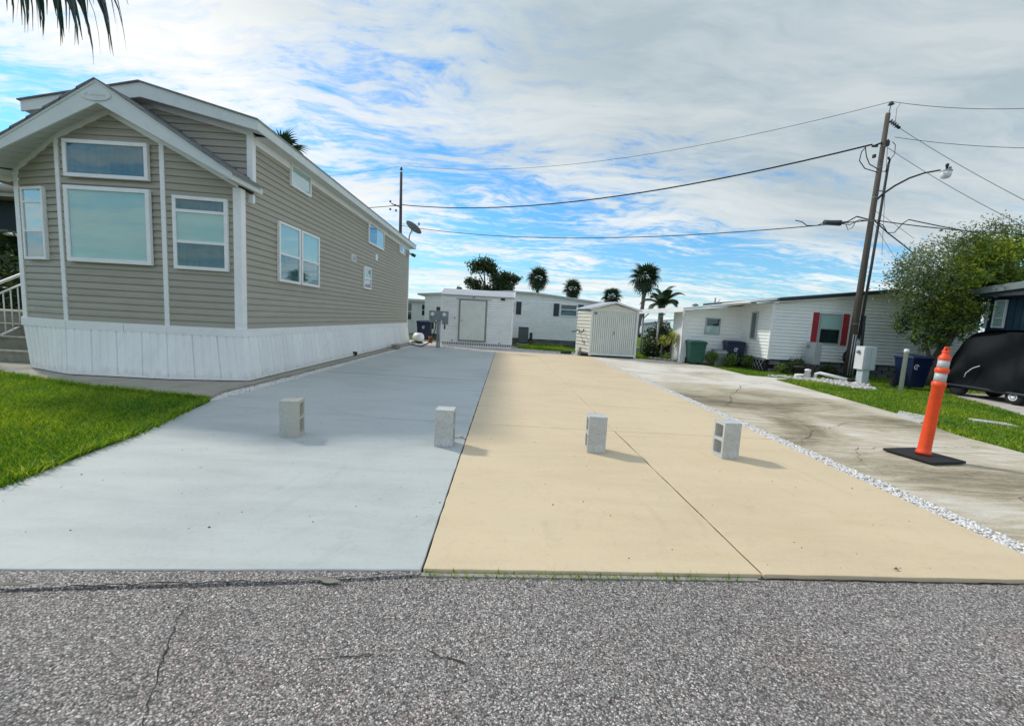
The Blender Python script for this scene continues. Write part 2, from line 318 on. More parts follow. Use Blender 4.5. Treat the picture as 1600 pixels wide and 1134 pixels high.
# ------------------------------------------------------------------ object helpers
ROOTLOC = {}
def tag(o, label=None, cat=None, group=None, kind=None):
    if label: o['label'] = label
    if cat: o['category'] = cat
    if group: o['group'] = group
    if kind: o['kind'] = kind
    return o
def thing(name, loc, label, cat, group=None, rz=0):
    o = bpy.data.objects.new(name, None); COL.objects.link(o); o.location = loc; o.rotation_euler = (0, 0, rz); o.empty_display_size = .1
    return tag(o, label, cat, group)
def rootloc(o):
    v = Vector((0, 0, 0))
    while o is not None: v += o.location; o = o.parent
    return v
class MB:
    def __init__(s): s.v = []; s.f = []; s.smooth = []
    def poly(s, vs, faces, smooth=False):
        k = len(s.v); s.v += [tuple(p) for p in vs]; s.f += [tuple(i+k for i in f) for f in faces]; s.smooth += [smooth]*len(faces); return s
    def box(s, c, size, rz=0, M=None):
        hx, hy, hz = size[0]/2, size[1]/2, size[2]/2; cr, sr = math.cos(rz), math.sin(rz); vs = []
        for x, y, z in ((-hx, -hy, -hz), (hx, -hy, -hz), (hx, hy, -hz), (-hx, hy, -hz), (-hx, -hy, hz), (hx, -hy, hz), (hx, hy, hz), (-hx, hy, hz)):
            p = Vector((x*cr-y*sr, x*sr+y*cr, z))
            if M is not None: p = M @ p
            vs.append(Vector(c)+p)
        return s.poly(vs, [(0, 3, 2, 1), (4, 5, 6, 7), (0, 1, 5, 4), (1, 2, 6, 5), (2, 3, 7, 6), (3, 0, 4, 7)])
    def b2(s, a, b):
        c = [(a[i]+b[i])/2 for i in range(3)]; return s.box(c, [abs(b[i]-a[i]) for i in range(3)])
    def hexa(s, bot, top):
        """4 bottom points and 4 top points, both counter-clockwise from above"""
        return s.poly(list(bot)+list(top), [(0, 3, 2, 1), (4, 5, 6, 7), (0, 1, 5, 4), (1, 2, 6, 5), (2, 3, 7, 6), (3, 0, 4, 7)])
    def extrude(s, prof, d, smooth=False):
        """closed polygon prof (3-D points) extruded along vector d"""
        n = len(prof); a = [Vector(p) for p in prof]; b = [p+Vector(d) for p in a]
        return s.poly(a+b, [tuple(range(n-1, -1, -1)), tuple(range(n, 2*n))]+[(i, (i+1) % n, n+(i+1) % n, n+i) for i in range(n)], smooth)
    def tube(s, pts, rad, n=8, cap=True, smooth=True):
        pts = [Vector(p) for p in pts]; m = len(pts)
        rad = [rad]*m if not hasattr(rad, '__len__') else rad
        k0 = len(s.v); ref = None
        for i, p in enumerate(pts):
            d = (pts[min(i+1, m-1)]-pts[max(i-1, 0)]).normalized()
            if ref is None: ref = Vector((0, 0, 1)) if abs(d.z) < .9 else Vector((1, 0, 0))
            a = d.cross(ref).normalized(); b = a.cross(d).normalized(); ref = b
            for j in range(n):
                th = 2*math.pi*j/n; s.v.append(tuple(p+(a*math.cos(th)+b*math.sin(th))*rad[i]))
        for i in range(m-1):
            for j in range(n):
                s.f.append((k0+i*n+j, k0+i*n+(j+1) % n, k0+(i+1)*n+(j+1) % n, k0+(i+1)*n+j)); s.smooth.append(smooth)
        if cap:
            s.f.append(tuple(k0+j for j in range(n-1, -1, -1))); s.smooth.append(False)
            s.f.append(tuple(k0+(m-1)*n+j for j in range(n))); s.smooth.append(False)
        return s
    def lathe(s, c, prof, n=20, ax=None, smooth=True):
        """prof: (radius, height) pairs round the axis ax (default z) at c"""
        q = Vector((0, 0, 1)).rotation_difference(Vector(ax).normalized()) if ax is not None else None
        k0 = len(s.v)
        for r, h in prof:
            for j in range(n):
                th = 2*math.pi*j/n; p = Vector((r*math.cos(th), r*math.sin(th), h))
                if q: p = q @ p
                s.v.append(tuple(Vector(c)+p))
        for i in range(len(prof)-1):
            for j in range(n):
                s.f.append((k0+i*n+j, k0+i*n+(j+1) % n, k0+(i+1)*n+(j+1) % n, k0+(i+1)*n+j)); s.smooth.append(smooth)
        s.f.append(tuple(k0+j for j in range(n-1, -1, -1))); s.smooth.append(False)
        s.f.append(tuple(k0+(len(prof)-1)*n+j for j in range(n))); s.smooth.append(False)
        return s
    def build(s, name, m, parent=None, bevel=0, kind=None, label=None, local=False):
        """world-space shape linked as one mesh object under parent (parents carry no rotation while building)"""
        me = bpy.data.meshes.new(name); off = Vector((0, 0, 0))
        if parent is not None and not local: off = rootloc(parent)
        me.from_pydata([tuple(Vector(p)-off) for p in s.v], [], s.f)
        me.polygons.foreach_set('use_smooth', s.smooth)
        me.materials.append(MATS[m]); me.update()
        o = bpy.data.objects.new(name, me); COL.objects.link(o)
        if parent is not None: o.parent = parent
        if bevel:
            b = o.modifiers.new('bevel', 'BEVEL'); b.width = bevel; b.segments = 2; b.limit_method = 'ANGLE'; b.angle_limit = R(40)
        if kind: o['kind'] = kind
        if label: o['label'] = label
        return o
def fast_mesh(name, verts, faces_n, m, parent=None, kind=None, smooth=False):
    """verts (N,3) laid out as consecutive polygons of faces_n corners each"""
    me = bpy.data.meshes.new(name); n = len(verts); nf = n//faces_n
    me.vertices.add(n); me.vertices.foreach_set('co', np.asarray(verts, dtype=np.float32).ravel())
    me.loops.add(n); me.loops.foreach_set('vertex_index', np.arange(n, dtype=np.int32))
    me.polygons.add(nf); me.polygons.foreach_set('loop_start', np.arange(0, n, faces_n, dtype=np.int32))
    me.polygons.foreach_set('loop_total', np.full(nf, faces_n, dtype=np.int32))
    me.update(calc_edges=True); me.materials.append(MATS[m])
    o = bpy.data.objects.new(name, me); COL.objects.link(o)
    if parent is not None: o.parent = parent
    if kind: o['kind'] = kind
    return o
def copy_tree(o, parent=None):
    c = o.copy(); COL.objects.link(c)
    if parent is not None: c.parent = parent
    for ch in list(o.children): copy_tree(ch, c)
    return c
def inst(name, me, parent, loc=(0, 0, 0), rot=(0, 0, 0), sc=1.0):
    o = bpy.data.objects.new(name, me); COL.objects.link(o); o.parent = parent; o.location = loc; o.rotation_euler = rot
    o.scale = (sc, sc, sc) if not hasattr(sc, '__len__') else sc
    return o
def sheet(name, pts, z, m, parent=None, thick=.0, kind=None):
    mb = MB()
    if thick: mb.extrude([(x, y, z-thick) for x, y in pts], (0, 0, thick))
    else: mb.poly([(x, y, z) for x, y in pts], [tuple(range(len(pts)))])
    return mb.build(name, m, parent, kind=kind)
def ragged(pts, seg=.12, jit=.003):
    out = []; n = len(pts)
    for i in range(n):
        a, b = pts[i], pts[(i+1) % n]; L = math.hypot(b[0]-a[0], b[1]-a[1]); k = max(1, min(60, int(L/seg)))
        for j in range(k):
            q = jit if j else 0
            out.append((a[0]+(b[0]-a[0])*j/k+random.uniform(-q, q), a[1]+(b[1]-a[1])*j/k+random.uniform(-q, q)))
    return out
def blob(c, rx, ry, n=18, jit=.25):
    return [(c[0]+rx*math.cos(2*math.pi*i/n)*random.uniform(1-jit, 1+jit), c[1]+ry*math.sin(2*math.pi*i/n)*random.uniform(1-jit, 1+jit)) for i in range(n)]
def in_poly(px, py, poly):
    ins = np.zeros(len(px), bool); n = len(poly)
    for i in range(n):
        x1, y1 = poly[i]; x2, y2 = poly[(i+1) % n]
        c = ((y1 > py) != (y2 > py)) & (px < (x2-x1)*(py-y1)/(y2-y1+1e-12)+x1); ins ^= c
    return ins
def scatter_in(poly, n):
    a = np.array(poly); lo, hi = a.min(0), a.max(0); out = []; got = 0
    while got < n:
        p = rng.uniform(lo, hi, (n*2, 2)); p = p[in_poly(p[:, 0], p[:, 1], poly)]; out.append(p); got += len(p)
    return np.vstack(out)[:n]
def blades(name, pts, z, h, wd, parent=None, lean=.6, m='grass_blade'):
    """each blade: two triangles (base quad + tip) curved over"""
    n = len(pts); th = rng.uniform(0, 2*np.pi, n); hh = h*rng.uniform(.5, 1.25, n); ww = wd*rng.uniform(.6, 1.3, n)
    la = rng.uniform(0, 2*np.pi, n); le = rng.uniform(.1, lean, n)*hh
    bx, by = pts[:, 0], pts[:, 1]; dx, dy = np.cos(th)*ww, np.sin(th)*ww
    lx, ly = np.cos(la)*le, np.sin(la)*le; zb = np.full(n, z)
    A = np.stack([bx-dx, by-dy, zb], 1); B = np.stack([bx+dx, by+dy, zb], 1)
    Cc = np.stack([bx+dx*.7+lx*.4, by+dy*.7+ly*.4, zb+hh*.6], 1); D = np.stack([bx-dx*.7+lx*.4, by-dy*.7+ly*.4, zb+hh*.6], 1)
    T = np.stack([bx+lx, by+ly, zb+hh], 1)
    me = bpy.data.meshes.new(name); V = np.stack([A, B, Cc, D, T], 1).reshape(-1, 3)
    me.vertices.add(5*n); me.vertices.foreach_set('co', V.astype(np.float32).ravel())
    base = np.arange(n)*5; li = np.stack([base, base+1, base+2, base+3, base+3, base+2, base+4], 1).astype(np.int32).ravel()
    me.loops.add(7*n); me.loops.foreach_set('vertex_index', li)
    me.polygons.add(2*n); ls = np.stack([np.arange(n)*7, np.arange(n)*7+4], 1).astype(np.int32).ravel()
    me.polygons.foreach_set('loop_start', ls); me.polygons.foreach_set('loop_total', np.tile([4, 3], n).astype(np.int32))
    me.update(calc_edges=True); me.materials.append(MATS[m])
    o = bpy.data.objects.new(name, me); COL.objects.link(o); o.parent = parent
    return o
def text_mesh(name, s, size, loc, rot, m, parent=None, depth=.004):
    cu = bpy.data.curves.new(name, 'FONT'); cu.body = s; cu.size = size; cu.extrude = depth; cu.align_x = 'CENTER'; cu.align_y = 'CENTER'
    tmp = bpy.data.objects.new(name+'_tmp', cu); COL.objects.link(tmp); bpy.context.view_layer.update()
    me = bpy.data.meshes.new_from_object(tmp.evaluated_get(bpy.context.evaluated_depsgraph_get())); bpy.data.objects.remove(tmp)
    me.materials.clear(); me.materials.append(MATS[m])
    o = bpy.data.objects.new(name, me); COL.objects.link(o)
    if parent is not None: o.parent = parent; loc = Vector(loc)-rootloc(parent)
    o.location = loc; o.rotation_euler = rot; return o

# ------------------------------------------------------------------ ground, road, slabs
gp = [(-400, -300), (400, -300), (400, 700), (-400, 700)]
tag(sheet('ground', gp, -.045, 'lawn'), kind='structure')
ROAD_Z = -.022
road = tag(sheet('road', [(-80, -6.0), (80, -6.0), (80, 2.31), (3.5, 2.27), (-.3, 2.11), (-2.5, 1.97), (-80, 1.9)], ROAD_Z, 'asphalt'), kind='structure')
strip = sheet('asphalt_strip', [(-6, 1.78), (-2.5, 1.805), (-1.65, 1.90), (-1.08, 1.965), (-.71, 2.02), (-.40, 2.075), (-.40, 2.10), (-2.46, 1.955), (-6, 1.86)], ROAD_Z+.014, 'asphalt', road, thick=.02)
def ribbon(name, pts, wd, z, m, parent, jit=.012, seg=.05, taper=True):
    """a ragged crack: a thin dark strip that wanders along pts"""
    P = []
    for a, b in zip(pts[:-1], pts[1:]):
        L = math.hypot(b[0]-a[0], b[1]-a[1]); k = max(2, int(L/seg))
        for i in range(k): P.append((a[0]+(b[0]-a[0])*i/k+random.uniform(-jit, jit), a[1]+(b[1]-a[1])*i/k+random.uniform(-jit, jit)))
    P.append(pts[-1]); n = len(P); vs = []; fs = []
    for i, p in enumerate(P):
        q = P[min(i+1, n-1)]; o_ = P[max(i-1, 0)]; d = Vector((q[0]-o_[0], q[1]-o_[1], 0)).normalized(); nn = Vector((-d.y, d.x, 0))
        wv_ = wd*random.uniform(.35, 1.2)*(math.sin(math.pi*min(1, max(0, (i+.6)/n)))**.4 if taper else 1)/2
        vs += [(p[0]+nn.x*wv_, p[1]+nn.y*wv_, z), (p[0]-nn.x*wv_, p[1]-nn.y*wv_, z)]
    for i in range(n-1): fs.append((2*i, 2*i+1, 2*i+3, 2*i+2))
    mb = MB(); mb.poly(vs, fs); return mb.build(name, m, parent)
rz_ = ROAD_Z+.004
ribbon('crack', [(-6, 1.77), (-2.29, 1.80), (-2.08, 1.85), (-1.65, 1.91), (-1.08, 1.97), (-.71, 2.03), (-.46, 2.09)], .008, rz_+.012, 'sub_base', road)
ribbon('crack', [(-1.44, 1.91), (-1.40, 1.72), (-1.32, 1.56), (-1.25, 1.44), (-1.18, 1.31), (-1.11, 1.18), (-1.05, 1.0)], .0055, rz_, 'sub_base', road, jit=.008, seg=.025)
ribbon('crack', [(-.72, 1.51), (-.55, 1.54), (-.39, 1.56)], .005, rz_, 'sub_base', road, jit=.005, seg=.03)
ribbon('crack', [(-.30, 1.60), (-.2, 1.555), (-.04, 1.52)], .005, rz_, 'sub_base', road, jit=.005, seg=.03)
ribbon('crack', [(-.45, 2.085), (.6, 2.155), (1.54, 2.185), (3.6, 2.268), (6, 2.33)], .011, rz_, 'sub_base', road, jit=.005)
for c_, rx_, ry_ in (((-.90, 2.0), .075, .012), ((-.84, 1.985), .045, .016), ((-2.35, 1.86), .13, .011)): sheet('cement_patch', blob(c_, rx_, ry_), ROAD_Z+.016+random.uniform(0, .001), 'step_concrete', road, thick=.003)

gray = bpy.data.objects.new('gray_driveway', None); COL.objects.link(gray); tag(gray, kind='structure')
tan = bpy.data.objects.new('tan_driveway', None); COL.objects.link(tan); tag(tan, kind='structure')
def lerp(a, b, t): return a+(b-a)*t
def gx_left(y): return float(np.interp(y, [1.5, 2.82, 4.09, 5.7, 7.3, 17.7], [-3.40, -3.52, -3.72, -4.12, -4.06, -3.95]))
def seam(y): return float(np.interp(y, [2, 17.1], [-.395, -.44]))
sheet('slab_bed', [(-9, 1.92), (3.5, 2.2), (3.52, 17.0), (-3.9, 17.6), (-4.02, 7.3), (-4.06, 5.7), (-3.5, 2.9)], -.075, 'sub_base', gray)
G_ = .005
gy = [(1.95, 2.10), (5.30, 5.24), (9.07, 8.90), (12.9, 12.7), (17.7, 17.06)]  # left y, right y of each joint
for i in range(4):
    (a0, a1), (b0, b1) = gy[i], gy[i+1]
    gap = G_ if i else 0
    ys = [y for y in (2.82, 4.09, 5.7, 7.3) if a0 < y < b0]
    if i == 0:
        left = [(gx_left(y), y) for y in reversed(ys)]+[(-3.38, 2.3), (-3.6, 2.08), (-9, 2.0), (-9, 1.86), (-2.46, 1.955)]
    else:
        left = [(gx_left(b0), b0-G_)] + [(gx_left(y), y) for y in reversed(ys)]+[(gx_left(a0), a0+gap)]
    if i == 0: left = [(gx_left(b0), b0-G_)]+left
    pts = left+[(seam(a1)-.006, a1+gap), (seam(b1)-.006, b1-G_)]
    sheet('concrete_panel', ragged(pts), 0, 'gray_paint', gray, thick=.10).modifiers.new('bevel', 'BEVEL').width = .004
ribbon('crack', [(-4.0, 5.5), (-3.2, 5.45), (-2.3, 5.5), (-1.4, 5.25), (-.45, 5.3)], .006, .0015, 'gray_frame', gray, jit=.02, seg=.12)
MB().extrude([(-3.95, 9.07-.03, -.05), (seam(9)-.01, 8.9-.03, -.05), (seam(9)-.01, 8.9, -.05), (-3.95, 9.07, -.05)], (0, 0, .0515)).build('joint_filler', 'gray_frame', gray)
def tx(y): return float(np.interp(y, [2.2, 17.1], [1.54, 1.18]))
ty = [(2.105, 2.195, 2.275), (5.215, 5.19, 5.19), (8.98, 8.95, 8.90), (12.8, 12.75, 12.7), (17.08, 17.06, 17.0)]
for i in range(4):
    a, b = ty[i], ty[i+1]; g0 = G_ if i else 0
    jg = .007 if i < 1 else .0035
    for c in (0, 1):
        if c == 0: pts = [(seam(a[0])+.006, a[0]+g0), (tx(a[1])-jg, a[1]+g0), (tx(b[1])-jg, b[1]-G_), (seam(b[0])+.006, b[0]-G_)]
        else: pts = [(tx(a[1])+jg, a[1]+g0), (3.53, a[2]+g0), (3.53, b[2]-G_), (tx(b[1])+jg, b[1]-G_)]
        bm_ = sheet('concrete_panel', ragged(pts), .004, 'tan_paint', tan, thick=.12).modifiers.new('bevel', 'BEVEL'); bm_.width = .004; bm_.segments = 2
MB().extrude([(-.40, 2.07, -.03), (1.5, 2.16, -.03), (1.5, 2.19, -.03), (-.40, 2.10, -.03)], (0, 0, .016)).build('front_lip', 'walk_concrete', tan)

jf = MB()
for k_ in range(3):
    a = ty[k_+1]; jf.b2((seam(a[0])+.02, min(a)-.03, -.02), (3.5, max(a)+.03, -.004))
for k_ in range(4):
    a, b = ty[k_], ty[k_+1]; n_ = 4
    for q in range(n_):
        y0, y1 = a[1]+(b[1]-a[1])*q/n_, a[1]+(b[1]-a[1])*(q+1)/n_; jf.extrude([(lerp(tx(a[1]), tx(b[1]), q/n_)-.03, y0+.03, -.02), (lerp(tx(a[1]), tx(b[1]), q/n_)+.03, y0+.03, -.02), (lerp(tx(a[1]), tx(b[1]), (q+1)/n_)+.03, y1, -.02), (lerp(tx(a[1]), tx(b[1]), (q+1)/n_)-.03, y1, -.02)], (0, 0, .0155))
jf.build('joint_filler', 'sub_base', tan)
jf = MB(); jf.extrude([(seam(2.1)-.025, 2.13, -.03), (seam(2.1)+.025, 2.13, -.03), (seam(17)+.025, 17.03, -.03), (seam(17)-.025, 17.03, -.03)], (0, 0, .018)); jf.build('joint_filler', 'sub_base', gray)
# gravel apron behind the slabs, walk beside the tan house, old driveway
tag(sheet('gravel_apron', [(-4.3, 17.72), (-.43, 17.09), (3.55, 17.05), (3.55, 18.6), (2.4, 18.95), (.6, 19.7), (.2, 21.5), (-5.2, 21.8), (-4.6, 19.4)], -.012, 'pale_gravel', thick=.03), kind='structure')
WALK = [(-4.20, 5.78), (-4.36, 6.3), (-4.30, 8.0), (-4.26, 14.0), (-4.2, 19.3), (-5.2, 19.4), (-9.1, 19.4), (-12.5, 8.6), (-12.5, 7.55), (-8.4, 6.85), (-6.37, 6.2)]
walk = bpy.data.objects.new('house_walk', None); COL.objects.link(walk); tag(walk, kind='structure')
cuts = [(-4.20, 5.78), (-6.37, 6.2), (-8.4, 6.85), (-12.5, 7.55)]
sheet('walk_panel', [(-4.20, 5.78), (-4.36, 6.3), (-4.30, 8.0), (-4.26, 14.0), (-4.2, 19.3), (-5.2, 19.3), (-5.2, 8.0), (-6.3, 7.4), (-6.37, 6.2)], .03, 'walk_concrete', walk, thick=.08)
sheet('walk_panel', [(-6.378, 6.2), (-6.308, 7.4), (-8.9, 8.4), (-8.4, 6.85)], .03, 'walk_concrete', walk, thick=.08)
sheet('walk_panel', [(-8.408, 6.85), (-8.908, 8.4), (-12.5, 8.8), (-12.5, 7.55)], .03, 'walk_concrete', walk, thick=.08)
OLD = [(3.785, 2.35), (6.4, 2.40), (6.75, 4.0), (6.88, 5.17), (6.93, 5.98), (7.2, 6.9), (7.49, 7.59), (7.79, 9.53), (8.05, 11.2), (8.18, 12.2), (8.9, 12.6), (7.8, 13.0), (7.8, 15.92), (6.6, 16.9), (5.6, 17.5), (3.6, 17.6), (3.75, 12)]
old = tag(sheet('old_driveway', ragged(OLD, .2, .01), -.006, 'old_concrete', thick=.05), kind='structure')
for pts, wd in (([(3.9, 5.15), (4.55, 5.83), (4.68, 6.11), (4.59, 6.28)], .02), ([(4.55, 5.83), (5.1, 6.1), (5.6, 6.5), (6.6, 6.7)], .014), ([(3.80, 8.2), (4.3, 8.35), (4.84, 8.63), (4.6, 8.1), (4.2, 7.53), (4.0, 7.3)], .022), ([(4.12, 7.09), (4.45, 6.46), (4.5, 5.85)], .012),
                ([(3.95, 3.9), (4.05, 4.45), (4.5, 5.0), (5.2, 5.1), (6.6, 5.4)], .012), ([(4.84, 8.63), (5.6, 9.6), (6.1, 10.4), (7.6, 11.5)], .018), ([(4.4, 2.5), (4.8, 3.6), (6.1, 4.1)], .012), ([(5.2, 5.1), (4.9, 3.9)], .008), ([(4.1, 11.3), (5.2, 11.6), (6.5, 13.2), (7.5, 13.5)], .015)):
    ribbon('crack', pts, wd*.6, .0, 'sub_base', old, jit=.03, seg=.07)
sheet('strip_bed', [(3.53, 2.1), (3.82, 2.1), (3.76, 12), (3.62, 17.6), (3.53, 17.6)], -.018, 'pale_gravel', old)

# lawns: soil sheets plus blades
LAWN_L = [(-20, 2.08), (-3.62, 2.12), (-3.40, 2.35), (-3.54, 2.82), (-3.74, 4.09), (-4.14, 5.68), (-4.24, 5.76), (-6.37, 6.17), (-8.4, 6.82), (-12.5, 7.52), (-20, 8.6)]
lawn = tag(sheet('lawn', LAWN_L, -.012, 'lawn', thick=.03), kind='structure')
gl_ = bpy.data.objects.new('grass', None)
pts = scatter_in(LAWN_L[:], 150000)
d = np.hypot(pts[:, 0]+3.5, pts[:, 1]-4); keep = rng.random(len(pts)) < np.clip(1.35-d/9, .12, 1); pts = pts[keep & (pts[:, 0] > -13)]
pts = pts[rng.random(len(pts)) < .95]
dense = scatter_in([(-8.2, 3.2), (-3.58, 2.4), (-3.76, 4.09), (-4.16, 5.66), (-6.4, 6.15), (-8.4, 6.8)], 85000)
g1 = blades('grass', np.vstack([pts, dense]), -.012, .060, .0042, lean=1.3)
tag(g1, 'bright green lawn grass beside the gray driveway in front of the tan house', 'grass', kind='stuff')
def fringe(poly, i0, i1, n, wd=.05):
    P_ = []
    segs = [(poly[i], poly[i+1]) for i in range(i0, i1)]; L = [math.hypot(b[0]-a[0], b[1]-a[1]) for a, b in segs]
    for k_ in range(n):
        a, b = random.choices(segs, L)[0]; t_ = random.random(); clump = .5+.5*math.sin(7*(a[0]+(b[0]-a[0])*t_)+5*(a[1]+(b[1]-a[1])*t_))
        P_.append((a[0]+(b[0]-a[0])*t_+random.gauss(0, wd*(.3+.7*clump)), a[1]+(b[1]-a[1])*t_+random.gauss(0, wd*(.3+.7*clump))))
    return np.array(P_)
tag(blades('grass_fringe', fringe(LAWN_L, 3, 9, 9000, .035), -.005, .085, .005, lean=1.5), 'ragged grass fringe leaning over the edges of the walk and gray slab', 'grass', kind='stuff')
# clover-like fringe hanging over the slab edge, shorter and darker
RIGHT_L = [(6.42, 2.40), (6.80, 4.0), (6.92, 5.17), (6.97, 5.98), (7.24, 6.9), (7.53, 7.59), (7.83, 9.53), (8.10, 11.2), (8.22, 12.2), (8.95, 12.6), (7.85, 13.05), (7.85, 15.9), (6.9, 17.0), (6.9, 22), (9.4, 22), (9.4, 15.4), (17, 15.4), (17, 12.2), (12.3, 11.1), (11.75, 10.2), (11.4, 9.3), (10.67, 8.13), (9.9, 7.3), (8.8, 2.42)]
pr = scatter_in(RIGHT_L, 150000); dr = np.hypot(pr[:, 0]-7, pr[:, 1]-5); pr = pr[rng.random(len(pr)) < np.clip(1.3-dr/13, .3, 1)]
g2 = blades('grass', pr, -.04, .065, .006, lean=1.2)
tag(g2, 'green lawn grass in front of the white house with red shutters', 'grass', kind='stuff')
BACK_L = [(.7, 19.7), (2.5, 19.0), (3.2, 18.8), (3.2, 24), (.7, 24)]
pb = np.vstack([scatter_in(BACK_L, 9000), scatter_in([(5.6, 17.3), (6.9, 16.9), (7.0, 26), (5.6, 26)], 16000), scatter_in([(5, 26), (14, 26), (24, 55), (16, 55)], 14000)])
g3 = blades('grass', pb, -.04, .09, .010, lean=1.0)
tag(g3, 'green lawn grass behind the beige metal shed', 'grass', kind='stuff')
gd = tag(sheet('neighbor_driveway', [(10.01, 7.62), (10.67, 8.13), (11.46, 9.48), (11.9, 10.4), (12.2, 10.9), (12.6, 11.6), (14.6, 11.8), (14.6, 7.5)], -.02, 'pale_gravel', thick=.03), kind='structure')
tag(sheet('lane', [(5.6, 26.3), (12.5, 26.0), (13.2, 27.4), (5.6, 27.8)], -.03, 'walk_concrete', thick=.03), kind='structure')

def pebbles(name, polyfn, n, size, m, label):
    bv, bf = [], []
    ico = [(0, 0, 1), (.89, 0, .45), (.28, .85, .45), (-.72, .53, .45), (-.72, -.53, .45), (.28, -.85, .45), (.72, .53, -.45), (-.28, .85, -.45), (-.89, 0, -.45), (-.28, -.85, -.45), (.72, -.53, -.45)]
    fs = [(0, 1, 2), (0, 2, 3), (0, 3, 4), (0, 4, 5), (0, 5, 1), (1, 6, 2), (2, 7, 3), (3, 8, 4), (4, 9, 5), (5, 10, 1), (6, 7, 2), (7, 8, 3), (8, 9, 4), (9, 10, 5), (10, 6, 1)]
    for i in range(n):
        x, y = polyfn(); s = size*random.uniform(.55, 1.35); sx, sy, sz = s*random.uniform(.7, 1.2), s*random.uniform(.7, 1.2), s*random.uniform(.45, .8); a = random.uniform(0, 6.3); ca, sa = math.cos(a), math.sin(a)
        k = len(bv); z0 = -.012+sz*random.uniform(.1, .9)
        for p in ico:
            qx, qy, qz = p[0]*sx*random.uniform(.8, 1.15), p[1]*sy*random.uniform(.8, 1.15), p[2]*sz
            bv.append((x+qx*ca-qy*sa, y+qx*sa+qy*ca, z0+qz))
        bf += [tuple(i_+k for i_ in f) for f in fs]
    mb = MB(); mb.v = bv; mb.f = bf; mb.smooth = [True]*len(bf)
    return tag(mb.build(name, m, kind='stuff'), label, 'pebbles')
def pr_fn():
    y = 2.3+15.2*random.random()**1.15
    a = 3.545; b = float(np.interp(y, [2, 12, 17.6], [3.765, 3.72, 3.62])); return a+(b-a)*random.betavariate(1.1, 1.3), y
pebbles('white_pebbles', pr_fn, 8500, .0115, 'pebble', 'strip of white pebbles between the tan driveway and the old concrete')
def pl_fn():
    y = 5.72+13.3*random.random()**1.3
    a = gx_left(y)-.02; b = float(np.interp(y, [5.7, 6.3, 8, 14, 19], [-4.26, -4.35, -4.29, -4.24, -4.2])); return lerp(a, b, random.random()), y
pebbles('white_pebbles', pl_fn, 8000, .0125, 'pebble', 'strip of white pebbles between the gray driveway and the tan house')
def ap_fn(): return random.uniform(-4.2, 3.4), 17.3+random.random()*1.9
pebbles('pale_pebbles', ap_fn, 2600, .018, 'pale_stone', 'scattered pale pebbles on the gravel apron before the white shed')

# ------------------------------------------------------------------ generic parts
def win(parent, o, u, n, wd, ht, fw=.05, proud=.042, depth=.03, back='interior', rails=(), mull=(), inner=None, sash=None, m='white_trim', pane_alt=None):
    """window whose lower left corner is o, u along the wall, n out of it. rails: heights (0..1) of bars; back: material of what is behind the glass, or list by light"""
    o, u, n = Vector(o), Vector(u).normalized(), Vector(n).normalized(); z = Vector((0, 0, 1))
    def bar(mb, u0, u1, z0, z1, d0, d1):
        p = [o+u*a+z*b+n*c for c, b in ((d0, z0), (d0, z1)) for a in (u0, u1)]
        q = [o+u*a+z*b+n*c for c, b in ((d1, z0), (d1, z1)) for a in (u0, u1)]
        mb.poly(p+q, [(0, 1, 3, 2), (4, 6, 7, 5), (0, 4, 5, 1), (2, 3, 7, 6), (0, 2, 6, 4), (1, 5, 7, 3)])
    f = MB(); d1 = proud+depth
    bar(f, 0, wd, 0, fw, proud-.03, d1); bar(f, 0, wd, ht-fw, ht, proud-.03, d1); bar(f, 0, fw, fw, ht-fw, proud-.03, d1); bar(f, wd-fw, wd, fw, ht-fw, proud-.03, d1)
    W = f.build('window', m, parent, bevel=.004)
    ri = MB()
    zs = [fw]+[ht*r for r in rails]+[ht-fw]; us = [fw]+[wd*r for r in mull]+[wd-fw]; hb = fw*.42
    for r in rails: bar(ri, fw, wd-fw, ht*r-hb, ht*r+hb, proud-.01, d1-.008)
    for r in mull: bar(ri, wd*r-hb, wd*r+hb, fw, ht-fw, proud-.01, d1-.010)
    if rails or mull: ri.build('sash', m, W)
    k = 0
    for i in range(len(zs)-1):
        for j in range(len(us)-1):
            b = back if isinstance(back, str) else back[k % len(back)]; k += 1
            z0, z1 = zs[i]+(hb if i else 0), zs[i+1]-(hb if i < len(zs)-2 else 0); u0, u1 = us[j]+(hb if j else 0), us[j+1]-(hb if j < len(us)-2 else 0)
            p = MB(); bar(p, u0, u1, z0, z1, proud+depth*.35, proud+depth*.35+.003); p.build('pane', 'glass', W)
            q = MB(); bar(q, u0, u1, z0, z1, proud-.010, proud-.004); q.build('blind' if 'blind' in b else ('curtain' if b == 'curtain' else 'unlit_room_sheet'), b, W)  # plain dark backs: near-black sheet colours in the unlit room behind the glass
    return W
def lap(parent, p0, p1, n, z0, z1, m, x0=None, x1=None, name='siding_plank', t=.024, single=None):
    """one lap-siding board from ground points p0 to p1; x0(z), x1(z) clip it to fractions"""
    p0, p1, n = Vector((*p0, 0)), Vector((*p1, 0)), Vector((*n, 0)).normalized(); h = z1-z0
    prof = [(0, 0), (t*.85, 0), (t, h*.06), (t*.92, h*.50), (t*.5, h*.62), (t*.12, h*.97), (0, h)]
    mb = single or MB(); vs = []
    for s_ in (0, 1):
        for d_, zz_ in prof:
            z = z0+zz_; f = (x0(z) if x0 else 0.) if s_ == 0 else (x1(z) if x1 else 1.)
            vs.append(p0+(p1-p0)*f+n*d_+Vector((0, 0, z)))
    k = len(prof)
    mb.poly(vs, [tuple(range(k)), tuple(range(2*k-1, k-1, -1))]+[(i, k+i, k+(i+1) % k, (i+1) % k) for i in range(k)])
    if single is None: return mb.build(name, m, parent)

